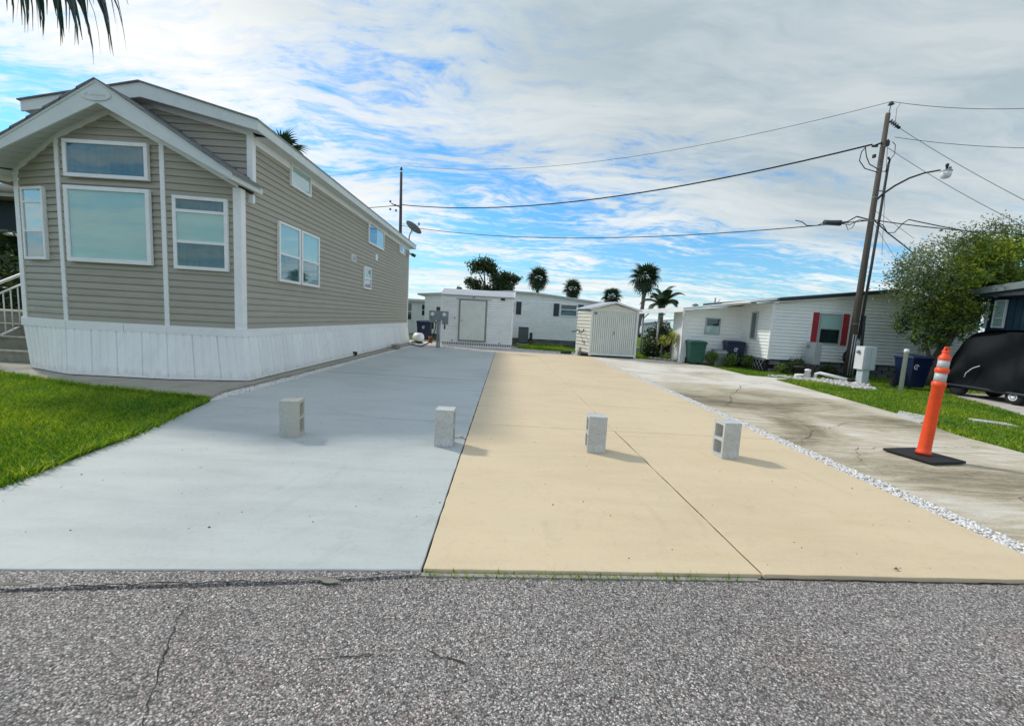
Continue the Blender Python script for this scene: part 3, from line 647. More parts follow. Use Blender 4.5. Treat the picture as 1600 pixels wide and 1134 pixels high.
# ------------------------------------------------------------------ the tan house
H = thing('park_home', (-6.65, 7.2, 0), 'tan lap-sided two-gable park home with white trim and white skirting', 'house')
A_, B_, C_, D_ = (-8.66, 7.50), (-7.60, 7.20), (-5.88, 7.20), (-4.69, 7.32)
XW, YB, ZB = -4.69, 19.2, .93; CO = .1145
def facet_n(a, b): d = Vector((b[0]-a[0], b[1]-a[1])); return (d.y, -d.x)
AX = -6.73
def soff(x): return 4.42-.505*abs(x-AX)
# body walls behind the planks
wb = MB(); hx = -8.66
wb.poly([(A_[0]+.02, A_[1]+.03, .05), (B_[0]+.02, B_[1]+.02, .05), (C_[0]-.02, C_[1]+.02, .05), (D_[0]-.02, D_[1]+.02, .05), (XW-.02, YB, .05), (hx+.02, YB, .05),
         (A_[0]+.02, A_[1]+.03, soff(A_[0])-.03), (B_[0]+.02, B_[1]+.02, soff(B_[0])-.03), (C_[0]-.02, C_[1]+.02, soff(C_[0])-.03), (D_[0]-.02, D_[1]+.02, soff(D_[0])-.03), (XW-.02, YB, 4.30), (hx+.02, YB, 4.30),
         (AX, 7.22, soff(AX)-.03), (XW-.02, 7.70, 4.30), (hx+.02, 7.70, 4.30), (XW-.02, 7.70, 3.33)],
        [(0, 1, 7, 6), (1, 2, 8, 12, 7), (2, 3, 9, 8), (4, 5, 11, 10), (3, 4, 10, 13, 15, 9), (5, 0, 6, 14, 11)])
wb.build('wall', 'tan_vinyl', H)
z = ZB; k = 0
while z < 4.40:
    z1 = z+CO
    for a, b in ((A_, B_), (B_, C_), (C_, D_)):
        n_ = facet_n(a, b)
        def clip(zq, a=a, b=b, left=True):
            xs = (4.42-zq)/.505; xl, xr = AX-xs, AX+xs; fl = (xl-a[0])/(b[0]-a[0]); fr = (xr-a[0])/(b[0]-a[0])
            return min(max(fl, 0), 1), max(min(fr, 1), 0)
        if clip(z)[1]-clip(z)[0] > .02:
            lap(H, a, b, n_, z, z1, 'tan_vinyl', lambda q, c=clip: c(q)[0], lambda q, c=clip: max(c(q)[1], c(q)[0]))
    if z < 4.26: lap(H, (XW, 7.32 if z < 3.25 else 7.66), (XW, YB), (1, 0), z, min(z1, 4.36), 'tan_vinyl')
    z = z1; k += 1
# upper gable wall above the porch roof
UY = 7.66; z = 3.55
while z < 4.85:
    z1 = z+CO
    def ux(q): return -6.36+(4.80-q)/.235 if q > 4.36 else XW
    x1_ = lambda q: (min(ux(q), XW)+8.2)/(XW+8.2)
    if ux(z) > -6.4: lap(H, (-8.2, UY), (XW, UY), (0, -1), z, z1, 'tan_vinyl', lambda q: .0 if q < 4.36 else max(0, min(1, (-6.36-(4.80-q)/.235+8.2)/(XW+8.2))), x1_)
    z = z1
MB().extrude([(-8.2, UY+.02, 3.3), (XW-.01, UY+.02, 3.3), (XW-.01, UY+.02, 4.36), (-6.36, UY+.02, 4.8), (-8.2, UY+.02, 4.4)], (0, .02, 0)).build('upper_wall', 'tan_vinyl', H)
# trims
def vtrim(x, y, z0, z1, wd, n, name='corner_trim', th=.03):
    a = math.atan2(n[1], n[0])+math.pi/2; return MB().box((x+n[0]*th*.5, y+n[1]*th*.5, (z0+z1)/2), (wd, th, z1-z0), rz=a).build(name, 'white_trim', H, bevel=.004)
nL, nR = Vector((*facet_n(A_, B_), 0)).normalized(), Vector((*facet_n(C_, D_), 0)).normalized()
vtrim(B_[0]-.0, B_[1]+.0, ZB-.02, soff(B_[0])+.0, .075, (nL[0]*.5, -1))
vtrim(C_[0]+.0, C_[1]+.0, ZB-.02, soff(C_[0]), .075, (nR[0]*.5, -1))
vtrim(A_[0]+.04, A_[1]-.012, ZB-.02, soff(A_[0])+.05, .11, (nL[0], nL[1]))
MB().b2((A_[0]-.03, A_[1]-.02, ZB-.02), (A_[0]-.005, A_[1]+.12, 3.45)).build('corner_trim', 'white_trim', H, bevel=.003)
MB().extrude([(XW-.10, 7.312-.03, ZB-.02), (XW+.032, 7.325-.03, ZB-.02), (XW+.032, 7.42, ZB-.02), (XW-.10, 7.42, ZB-.02)], (0, 0, 3.36-ZB)).build('corner_trim', 'white_trim', H, bevel=.004)
MB().b2((XW-.07, UY-.032, 3.55), (XW+.032, UY+.07, 4.37)).build('corner_trim', 'white_trim', H, bevel=.004)
MB().b2((XW-.05, YB-.07, .78), (XW+.034, YB+.02, 4.33)).build('corner_trim', 'white_trim', H, bevel=.004)
# frieze boards below the porch soffit
def slanted(a, b, hgt, y_off, name, m='white_trim', th=.03):
    a, b = Vector(a), Vector(b); d = Vector((b.x-a.x, b.y-a.y, 0)).normalized(); n_ = Vector((d.y, -d.x, 0))
    pts = [a+n_*y_off, b+n_*y_off, b+n_*y_off+Vector((0, 0, -hgt)), a+n_*y_off+Vector((0, 0, -hgt))]
    return MB().extrude(pts, n_*th).build(name, m, H, bevel=.003)
slanted((A_[0]-.03, A_[1], soff(A_[0])+.04), (B_[0], B_[1], soff(B_[0])+.03), .10, .0, 'frieze_board')
slanted((B_[0], 7.2, soff(B_[0])+.03), (AX, 7.2, soff(AX)+.03), .10, .0, 'frieze_board')
slanted((AX, 7.2, soff(AX)+.03), (C_[0], 7.2, soff(C_[0])+.03), .10, .0, 'frieze_board')
slanted((C_[0], 7.2, soff(C_[0])+.03), (D_[0]-.02, D_[1], soff(D_[0])+.03), .08, .0, 'frieze_board')
# band over the skirting
def band(a, b, name='skirt_band', z0=.80, z1=.945, th=.045):
    n_ = Vector((*facet_n(a, b), 0)).normalized(); a, b = Vector((*a, 0)), Vector((*b, 0))
    return MB().extrude([a+Vector((0, 0, z0)), b+Vector((0, 0, z0)), b+Vector((0, 0, z1)), a+Vector((0, 0, z1))], n_*th).build(name, 'white_trim', H, bevel=.004)
band((A_[0]-.03, A_[1]), B_); band(B_, (-6.62, 7.2)); band((-6.61, 7.2), C_, z0=.803); band(C_, (D_[0]+.04, D_[1])); band((XW, 7.29), (XW, YB))
# skirting panels, flared towards the ground
def skirt(t0, t1, b0, b1, n_panels):
    t0, t1, b0, b1 = [Vector(p) for p in (t0, t1, b0, b1)]; L = (t1-t0).length
    for i in range(n_panels):
        f0, f1 = i/n_panels, (i+1)/n_panels; n_ = Vector(((t1-t0).y, -(t1-t0).x, 0)).normalized()
        prof = [(0, -.004), (.02, .020), (.27, .020), (.30, .004), (.37, .002), (.40, .022), (.56, .022), (.59, .006), (.66, .006), (.69, .020), (.95, .020), (.965, -.004), (1, -.004)]
        mb = MB(); vs = []
        for (s0, s1) in ((t0, t1), (b0, b1)):
            for q, d_ in prof:
                f = f0+(f1-f0)*q; vs.append(s0+(s1-s0)*f+n_*d_)
        k = len(prof); mb.poly(vs, [(i_, k+i_, k+i_+1, i_+1) for i_ in range(k-1)]); 
        # back sheet gives the panel its thickness
        vb = [p-n_*.02 for p in (vs[0], vs[k-1], vs[2*k-1], vs[k])]; kk = len(mb.v)
        mb.poly(vb, [(0, 1, 2, 3)]); mb.poly([vs[0], vs[k-1], vb[1], vb[0]], [(0, 1, 2, 3)]); mb.poly([vs[k], vs[2*k-1], vb[2], vb[3]], [(0, 1, 2, 3)])
        mb.poly([vs[0], vs[k], vb[3], vb[0]], [(0, 1, 2, 3)]); mb.poly([vs[k-1], vs[2*k-1], vb[2], vb[1]], [(0, 1, 2, 3)])
        mb.build('skirting_panel', 'skirt_vinyl', H)
ZT, ZG = .806, .045
bA, bB, bC, bD = (-8.55, 7.45, ZG), (-7.42, 6.99, ZG), (-5.72, 6.99, ZG), (-4.53, 7.21, ZG)
skirt((A_[0]-.02, A_[1]-.01, ZT), (B_[0], B_[1]-.02, ZT), bA, bB, 3)
skirt((B_[0], B_[1]-.02, ZT), (C_[0], C_[1]-.02, ZT), bB, bC, 4)
skirt((C_[0], C_[1]-.02, ZT), (D_[0]+.02, D_[1]-.02, ZT), bC, bD, 3)
skirt((XW+.02, 7.30, ZT), (XW+.02, YB, ZT), bD, (-4.55, YB, ZG), 29)
bt = MB()
for a, b in ((bA, bB), (bB, bC), (bC, bD), (bD, (-4.55, YB, ZG))):
    a, b = Vector(a), Vector(b); n_ = Vector(((b-a).y, -(b-a).x, 0)).normalized(); bt.extrude([a+n_*.018, b+n_*.018, b-n_*.02, a-n_*.02], (0, 0, .03))
bt.build('ground_channel', 'white_trim', H)
sk = MB(); sk.extrude([(A_[0]+.1, 7.6, .04), (-7.3, 7.25, .04), (-5.8, 7.25, .04), (XW-.05, 7.5, .04), (XW-.05, YB-.1, .04), (A_[0]+.1, YB-.1, .04)], (0, 0, .7)); sk.build('crawl_space', 'dark_void', H)
MB().b2((-8.72, 7.6, .04), (-8.64, YB, .95)).build('left_skirting', 'skirt_vinyl', H)
# porch (hood) roof
PX_, PZ, YF, YE = -6.60, 4.735, 6.90, 7.64
er, el = -4.53, -8.95
def ht_(x): return PZ-.61*abs(x-PX_)
def hb_(x): return 4.385-.50*abs(x-PX_)
for s_, xe in ((1, er), (-1, el)):
    MB().extrude([(PX_, YF-.03, ht_(PX_)), (PX_, YF-.03, hb_(PX_)), (xe, YF-.03, hb_(xe)), (xe, YF-.03, ht_(xe))], (0, .03, 0)).build('fascia', 'fascia', H, bevel=.003)
    MB().extrude([(PX_, YF-.04, ht_(PX_)+.004), (xe+s_*.02, YF-.04, ht_(xe+s_*.02)+.004), (xe+s_*.02, YF-.04, ht_(xe+s_*.02)-.045), (PX_, YF-.04, ht_(PX_)-.045)], (0, .012, 0)).build('rake_trim', 'fascia', H)
    # roof deck and shingle courses on this slope
    nrm = Vector((.61*s_, 0, 1)).normalized(); L = abs(xe-PX_)+.04
    nc = 9
    for i in range(nc):
        xa, xb = PX_+s_*L*i/nc, PX_+s_*L*(i+1)/nc+s_*.02
        zt = .018; a = Vector((xa, YF-.06, ht_(xa)+.006+zt*.2)); b = Vector((xb, YF-.06, ht_(xb)+.012+zt))
        a2, b2 = Vector((xa, YF-.06, ht_(xa)-.004)), Vector((xb, YF-.06, ht_(xb)-.004))
        yend = YE if s_ > 0 else YE+.2
        MB().extrude([a2, b2, b, a] if s_ > 0 else [a, b, b2, a2], (0, yend-(YF-.06), 0)).build('shingle_course', 'shingle', H)
# eave side of the porch roof with its drip edge
MB().b2((er-.012, YF-.03, ht_(er)-.125), (er+.012, YE+.05, ht_(er)-.002)).build('eave_fascia', 'fascia', H, bevel=.003)
MB().extrude([(er, YF, hb_(er)+.0), (XW-.02, YF, hb_(er)+.04), (XW-.02, YF, hb_(er)+.055), (er, YF, hb_(er)+.015)], (0, YE-YF+.05, 0)).build('eave_soffit', 'soffit', H)
MB().b2((XW+.0, 7.52, 3.16), (XW+.10, 7.58, 3.30)).build('bracket', 'white_trim', H)
# soffit boards under the front overhang
def sof_strip(xa, xb):
    def ywall(x):
        return float(np.interp(x, [A_[0], B_[0], C_[0], D_[0]], [A_[1], B_[1], C_[1], D_[1]])) if x > A_[0] else 7.5+( A_[0]-x)*.6+.3
    p = [(xa, YF, hb_(xa)+.012), (xb, YF, hb_(xb)+.012), (xb, ywall(xb)+.02, soff(xb)+.035), (xa, ywall(xa)+.02, soff(xa)+.035)]
    q = [(x, y, zz_+.012) for x, y, zz_ in p]
    MB().hexa(p, q).build('soffit_board', 'soffit', H)
x = el
while x < er-.05:
    xb = min(x+.146, er); 
    if not (x < PX_ < xb): sof_strip(x+.007, xb-.007)
    else: sof_strip(x+.007, PX_-.001); sof_strip(PX_+.001, xb-.007)
    x += .15
# plaque on the porch fascia: a low-relief oval with worn raised lettering
ov = MB(); NV = 28
def oval(mb, rx, rz2, y0, y1, cz=4.495):
    vs = [(PX_+rx*math.cos(2*math.pi*i/NV), y, cz+rz2*math.sin(2*math.pi*i/NV)) for y in (y0, y1) for i in range(NV)]
    mb.poly(vs, [tuple(range(NV)), tuple(range(2*NV-1, NV-1, -1))]+[(i, NV+i, NV+(i+1) % NV, (i+1) % NV) for i in range(NV)])
oval(ov, .235, .088, YF-.046, YF-.028); pq = ov.build('oval_plaque', 'fascia', H, bevel=.003)
ln = MB(); ln.box((PX_-.145, YF-.050, 4.505), (.012, .01, .05), M=Matrix.Rotation(.5, 3, 'Y')); ln.box((PX_-.165, YF-.050, 4.50), (.012, .01, .03), M=Matrix.Rotation(-.6, 3, 'Y'))
for i, hgt in enumerate((.03, .022, .03, .026, .03, .022, .026)): ln.box((PX_-.095+i*.038, YF-.049, 4.497), (.022, .006, hgt))
ln.build('raised_emblem', 'fascia', pq)
# main roof: shallow gable, front edge at Y 7.4
MXp, MZ = -6.36, 4.975; MR, ML = -4.42, -8.35
def mt(x): return MZ-(.25 if x > MXp else .205)*abs(x-MXp)
for s_, xe in ((1, MR), (-1, ML)):
    MB().extrude([(MXp, 7.37, mt(MXp)), (MXp, 7.37, mt(MXp)-.235), (xe, 7.37, mt(xe)-.17), (xe, 7.37, mt(xe))], (0, .03, 0)).build('fascia', 'fascia', H, bevel=.003)
    # roof surface, its edge showing dark
    MB().extrude([(MXp, 7.34, mt(MXp)), (xe+s_*.03, 7.34, mt(xe+s_*.03)), (xe+s_*.03, 7.34, mt(xe+s_*.03)+.02), (MXp, 7.34, mt(MXp)+.02)], (0, YB+.25-7.34, 0)).build('roof', 'shingle', H)
    MB().extrude([(MXp, 7.40, mt(MXp)-.21), (xe, 7.40, mt(xe)-.15), (xe, 7.40, mt(xe)-.13), (MXp, 7.40, mt(MXp)-.19)], (0, .27, 0)).build('soffit', 'soffit', H)
slanted((MXp, UY-.0, MZ-.20), (XW+.03, UY-.0, 4.41), .09, .0, 'frieze_board')
slanted((-8.2, UY, 4.40), (MXp, UY, MZ-.20), .09, .0, 'frieze_board')
MB().b2((MR-.012, 7.37, mt(MR)-.17), (MR+.014, YB+.2, mt(MR)+.0)).build('eave_fascia', 'fascia', H, bevel=.003)
MB().b2((MR+.0145, 7.36, mt(MR)-.02), (MR+.026, YB+.21, mt(MR)+.006)).build('drip_edge', 'light_metal', H)
MB().b2((XW-.02, 7.70, mt(MR)-.165), (MR-.013, YB+.18, mt(MR)-.15)).build('eave_soffit', 'soffit', H)
MB().b2((XW-.01, 7.72, 4.20), (XW+.045, YB, 4.325)).build('frieze_board', 'white_trim', H, bevel=.003)
MB().b2((XW-.2, YB+.12, mt(MR)-.17), (MR+.01, YB+.2, mt(MR))).build('rear_fascia', 'fascia', H)
# windows
S_ = (1, 0, 0); F_ = (0, -1, 0)
Wt = win(H, (-7.44, 7.18, 3.32), S_, F_, 1.38, .59, .06, back='curtain')
Wb = win(H, (-7.46, 7.18, 1.945), S_, F_, 1.40, 1.235, .065, back='blind_teal')
uL = Vector((B_[0]-A_[0], B_[1]-A_[1], 0)).normalized(); uR = Vector((D_[0]-C_[0], D_[1]-C_[1], 0)).normalized()
pL = Vector((A_[0], A_[1], 0)); pR = Vector((C_[0], C_[1], 0))
WL = win(H, pL+uL*.22+Vector((0, 0, 1.955)), uL, nL, .56, 1.21, .045, rails=(.40, .80), back=('curtain', 'blind_white', 'blind_white'), proud=.042)
WR = win(H, pR+uR*.16+Vector((0, 0, 1.92)), uR, nR, .86, 1.21, .055, rails=(.38, .80), back=('curtain', 'blind_teal', 'curtain'), proud=.042)
E_ = (0, 1, 0); En = (1, 0, 0)
def side_win(y0, y1, z0, z1, **k): return win(H, (XW, y0*1.0085, z0), E_, En, (y1-y0)*1.0085, z1-z0, proud=.042, **k)
side_win(8.81, 9.66, 3.88, 4.33, fw=.04, back='blind_white')
side_win(8.34, 9.175, 1.88, 3.07, fw=.05, rails=(.47,), back=('curtain', 'blind_white'))
side_win(9.235, 10.08, 1.88, 3.07, fw=.05, rails=(.47,), back=('curtain', 'blind_teal'))
side_win(13.56, 15.14, 3.58, 4.26, fw=.05, mull=(.5,), back=('interior', 'blind_white'))
side_win(13.18, 13.84, 2.09, 2.79, fw=.05, rails=(.5,), back=('interior', 'curtain'))
side_win(17.33, 18.17, 3.88, 4.24, fw=.045, mull=(.45,), back=('interior', 'blind_white'))
vt = MB().b2((XW, 12.28, 2.82), (XW+.05, 12.62, 3.0)).build('vent', 'white_trim', H, bevel=.004)
sl_ = MB()
for i in range(4): sl_.b2((XW+.05, 12.31, 2.85+i*.035), (XW+.056, 12.59, 2.87+i*.035))
sl_.build('louver', 'gray_metal', vt)
MB().b2((XW, 14.45, 3.14), (XW+.05, 14.62, 3.34)).build('outlet_box', 'white_trim', H)
pp = MB(); pp.tube([(XW+.12, 12.2, .13), (XW+.26, 12.2, .13)], .035); pp.tube([(XW+.2, 12.2, .13), (XW+.2, 12.28, .06)], .03); pp.build('drain_pipe', 'black_plastic', H)
# rear corner flood lamp
fl = MB().b2((XW+.02, YB-.12, 4.03), (XW+.12, YB-.04, 4.12)).build('flood_lamp', 'white_trim', H)
MB().lathe((XW+.16, YB-.12, 4.05), [(.02, 0), (.06, .05), (.075, .14), (.07, .15)], 14, ax=(.6, -.7, -.3)).build('lamp_head', 'black_plastic', fl)
MB().lathe((XW+.16, YB+.02, 4.05), [(.02, 0), (.06, .05), (.075, .14), (.07, .15)], 14, ax=(.8, .5, -.3)).build('lamp_head', 'black_plastic', fl)

# steps and railing on the left
ST = thing('entry_steps', (-10, 8.2, 0), 'worn concrete entry steps at the left side of the tan house', 'steps')
for i in range(4):
    MB().b2((-12.2, 7.95+i*.30, .03), (-8.74-.002*i, 9.9, .25+i*.24-.003)).build('step', 'step_concrete', ST, bevel=.012)
    MB().b2((-12.22, 7.93+i*.30, .212+i*.24), (-8.735-.002*i, 8.24+i*.30, .252+i*.24)).build('tread', 'step_concrete', ST, bevel=.008)
RL = thing('stair_railing', (-10.3, 8.4, .3), 'white metal railing with upright bars on the entry steps', 'railing')
r0, r1 = Vector((-9.98, 7.95, 1.38)), Vector((-10.02, 8.98, 1.92))
MB().box(Vector((-10.02, 9.02, 1.33)), (.05, .05, 1.28)).build('post', 'rail_white', RL)
MB().box(Vector((-9.98, 7.93, .84)), (.05, .05, 1.16)).build('post', 'rail_white', RL)
MB().tube([r0-Vector((0, .9, .47)), r0, r1], .030, 6).build('handrail', 'rail_white', RL)
MB().tube([r0-Vector((0, 0, .20)), r1-Vector((0, 0, .20))], .018, 6).build('top_rail', 'rail_white', RL)
MB().tube([r0-Vector((0, 0, .98)), r1-Vector((0, 0, 1.05))], .018, 6).build('bottom_rail', 'rail_white', RL)
for i in range(7):
    f = (i+.7)/8; a = r0.lerp(r1, f); MB().tube([a-Vector((0, 0, .2)), a-Vector((0, 0, 1.0))], .011, 6).build('baluster', 'rail_white', RL)

# satellite dish
DS = thing('satellite_dish', (-4.7, 19.1, 4.5), 'dark gray satellite dish above the far roof corner of the tan house', 'satellite dish')
prof = [(.0, 0), (.12, .008), (.24, .032), (.34, .065), (.40, .095), (.405, .10), (.40, .105), (.34, .075), (.24, .042), (.12, .018), (.0, .010)]
dd = MB().lathe((-4.52, 19.1, 5.17), prof, 28, ax=(.35, .25, .62)); dd.build('dish', 'gray_metal', DS)
MB().tube([(-4.66, 19.1, 4.46), (-4.66, 19.1, 4.85), (-4.55, 19.1, 5.14)], .028, 8).build('mast', 'gray_metal', DS)
MB().tube([(-4.52, 18.98, 4.98), (-4.2, 18.95, 5.35)], .014, 6).build('feed_arm', 'gray_metal', DS)
MB().box((-4.2, 18.95, 5.38), (.06, .09, .1)).build('receiver', 'gray_metal', DS)

# drum and planter leftovers at the far corner of the tan house
RT = thing('round_tank', (-4.32, 19.55, 0), 'small white round tank lying at the far corner of the tan house', 'tank')
MB().lathe((-4.42, 19.62, .28), [(.0, 0), (.14, .02), (.21, .10), (.21, .42), (.14, .5), (0, .52)], 18, ax=(.8, -.45, 0)).build('shell', 'pvc', RT)
MB().box((-4.25, 19.5, .04), (.5, .34, .06)).build('foot', 'black_plastic', RT)
HB = thing('hose_box', (-4.22, 15.6, 0), 'weathered gray stone-topped lump on the pebbles beside the tan skirting', 'box')
MB().box((-4.22, 15.7, .06), (.24, .42, .12)).build('body', 'rock', HB, bevel=.04)
MB().box((-4.22, 15.7, .155), (.28, .48, .07)).build('lid', 'walk_concrete', HB, bevel=.03)
UP = thing('clay_pot', (-3.72, 20.1, 0), 'small brown clay pot at the foot of the blue bin by the white shed', 'pot')
MB().lathe((-3.72, 20.1, 0), [(.08, 0), (.11, .26), (.125, .26), (.125, .32), (.10, .32), (.09, .28)], 14).build('pot_body', 'terracotta', UP)

# ------------------------------------------------------------------ cinder blocks
def cinder(loc, rz, label, m, open_side):
    o = thing('cinder_block', loc, label, 'cinder block', 'cinder blocks standing across the driveway', rz)
    # outer 0.194 x 0.194 x 0.394, standing on end, two cells passing along x
    a, hgt, wl = .097, .394, .030; r = .022
    mb = MB(); cells = [(.034, .182), (.212, .360)]
    def ring(z0, z1): return [(y, z) for y, z in ((-a+wl+r, z0), (a-wl-r, z0), (a-wl-.006, z0+.006), (a-wl, z0+r), (a-wl, z1-r), (a-wl-.006, z1-.006), (a-wl-r, z1), (-a+wl+r, z1), (-a+wl+.006, z1-.006), (-a+wl, z1-r), (-a+wl, z0+r), (-a+wl+.006, z0+.006))]
    import bmesh
    bm = bmesh.new()
    for sgn in (-1, 1):
        x = a*sgn
        edges = []
        for loop in ([(-a, 0), (a, 0), (a, hgt), (-a, hgt)], ring(*cells[0]), ring(*cells[1])):
            vs = [bm.verts.new((x, y, z)) for y, z in loop]
            for i in range(len(vs)): edges.append(bm.edges.new((vs[i], vs[(i+1) % len(vs)])))
        bmesh.ops.triangle_fill(bm, use_beauty=True, use_dissolve=False, edges=edges)
    bm.verts.ensure_lookup_table(); half = len(bm.verts)//2; k = 0
    for loop_n in (4, 12, 12):
        for i in range(loop_n):
            j = (i+1) % loop_n; bm.faces.new((bm.verts[k+i], bm.verts[k+j], bm.verts[half+k+j], bm.verts[half+k+i]))
        k += loop_n
    bmesh.ops.recalc_face_normals(bm, faces=bm.faces[:])
    me = bpy.data.meshes.new('shell'); bm.to_mesh(me); bm.free(); me.materials.append(MATS[m])
    s_ = bpy.data.objects.new('block_body', me); COL.objects.link(s_); s_.parent = o
    bv = s_.modifiers.new('bevel', 'BEVEL'); bv.width = .0025; bv.segments = 1; bv.limit_method = 'ANGLE'; bv.angle_limit = R(60)
    return o
cinder((-2.275, 4.37, 0), R(10), 'greenish stained cinder block, the one nearest the lawn on the gray slab', 'block_stained', 1)
cinder((-.612, 4.31, 0), R(-1), 'plain light cinder block on the gray slab beside the tan seam', 'block_concrete', 1)
cinder((1.02, 4.34, .004), R(-3), 'warm gray cinder block on the tan slab beside its long joint', 'block_concrete', -1)
cinder((2.47, 4.37, .004), R(6), 'pale cinder block on the tan slab nearest the white pebble strip', 'block_concrete', -1)

# ------------------------------------------------------------------ channelizer post
CP = thing('traffic_post', (5.07, 4.73, 0), 'orange traffic channelizer post with two white bands on a square black base', 'traffic post')
c = (5.07, 4.73); MB().box((c[0], c[1], .02), (.52, .52, .03), rz=R(12)).build('rubber_base', 'black_rubber', CP, bevel=.008)
MB().lathe((*c, .04), [(0.0735, 0), (0.0735, .03), (0.0644, .045), (0.0616, .10), (0.0560, .82), (0.0644, .825), (0.0665, .85), (0.0644, .875), (0.0560, .88), (0.0546, .885)], 28, ax=(.058, 0, 1)).build('lower_tube', 'cone_orange', CP)
MB().lathe((*c, .04), [(0.0553, .885), (0.0546, .985)], 28, ax=(.058, 0, 1)).build('reflective_band', 'reflective_white', CP)
MB().lathe((*c, .04), [(0.0539, .985), (0.0630, .99), (0.0644, 1.015), (0.0616, 1.04), (0.0532, 1.045)], 28, ax=(.058, 0, 1)).build('collar_ring', 'cone_orange', CP)
MB().lathe((*c, .04), [(0.0535, 1.045), (0.0525, 1.135)], 28, ax=(.058, 0, 1)).build('reflective_band', 'reflective_white', CP)
MB().lathe((*c, .04), [(0.0525, 1.135), (0.0574, 1.14), (0.0560, 1.165), (0.0420, 1.195), (0.0350, 1.20), (0.0329, 1.225), (0.0378, 1.235), (0.0336, 1.25)], 24, ax=(.058, 0, 1)).build('neck', 'cone_orange', CP)
c = (5.07+.074, 4.73); hd = MB(); hd.tube([(c[0]-.024, c[1], 1.26), (c[0]-.026, c[1], 1.30), (c[0]-.015, c[1], 1.325), (c[0]+.015, c[1], 1.325), (c[0]+.026, c[1], 1.30), (c[0]+.024, c[1], 1.26)], .011, 8); hd.build('handle', 'cone_orange', CP)

# ------------------------------------------------------------------ electric meter pedestal
MP = thing('meter_pedestal', (-2.90, 17.46, 0), 'gray twin electric meter box on a post between gray slab and white shed', 'electric meter')
MB().b2((-2.99, 17.42, -.01), (-2.91, 17.50, 1.30)).build('post', 'gray_metal', MP, bevel=.006)
MB().tube([(-2.86, 17.46, 0), (-2.86, 17.46, 1.20)], .035, 10).build('conduit', 'light_metal', MP)
bx_ = MB().b2((-3.31, 17.34, 1.17), (-2.51, 17.46, 1.55)).build('meter_box', 'pale_green_metal', MP, bevel=.008); bx_.data.materials[0] = MATS['gray_metal']
for x in (-3.17, -2.68):
    r_ = MB().lathe((x, 17.34, 1.40), [(.095, 0), (.095, .02), (.08, .025)], 20, ax=(0, -1, 0)).build('meter', 'light_metal', MP)
    MB().lathe((x, 17.315, 1.40), [(.07, 0), (.07, .07), (.055, .09), (0, .095)], 18, ax=(0, -1, 0)).build('meter_glass', 'lamp_glass', r_)
MB().b2((-3.27, 17.35, 1.05), (-3.05, 17.45, 1.168)).build('breaker_box', 'gray_metal', MP, bevel=.005)
MB().b2((-2.76, 17.35, 1.0), (-2.51, 17.45, 1.168)).build('breaker_box', 'gray_metal', MP, bevel=.005)
MB().b2((-3.02, 17.36, 1.555), (-2.87, 17.47, 1.72)).build('sign_plate', 'sign_brown', MP, bevel=.004)
MB().b2((-3.19, 17.36, .78), (-3.11, 17.42, 1.05)).build('plug', 'black_plastic', MP, bevel=.01)
MB().b2((-2.68, 17.36, .80), (-2.62, 17.42, 1.0)).build('plug', 'black_plastic', MP, bevel=.01)
cb = MB(); cb.tube([(-3.02, 17.4, 1.10), (-3.04, 17.38, .8), (-3.12, 17.3, .45), (-3.3, 17.2, .18), (-3.55, 17.25, .03), (-3.85, 17.6, .012), (-4.1, 18.0, .015), (-4.3, 18.2, .02), (-4.42, 18.4, .03)], .022, 8)
tag(cb.build('power_cable', 'cable'), 'thick black power cable from the meter box to the tan house', 'cable')

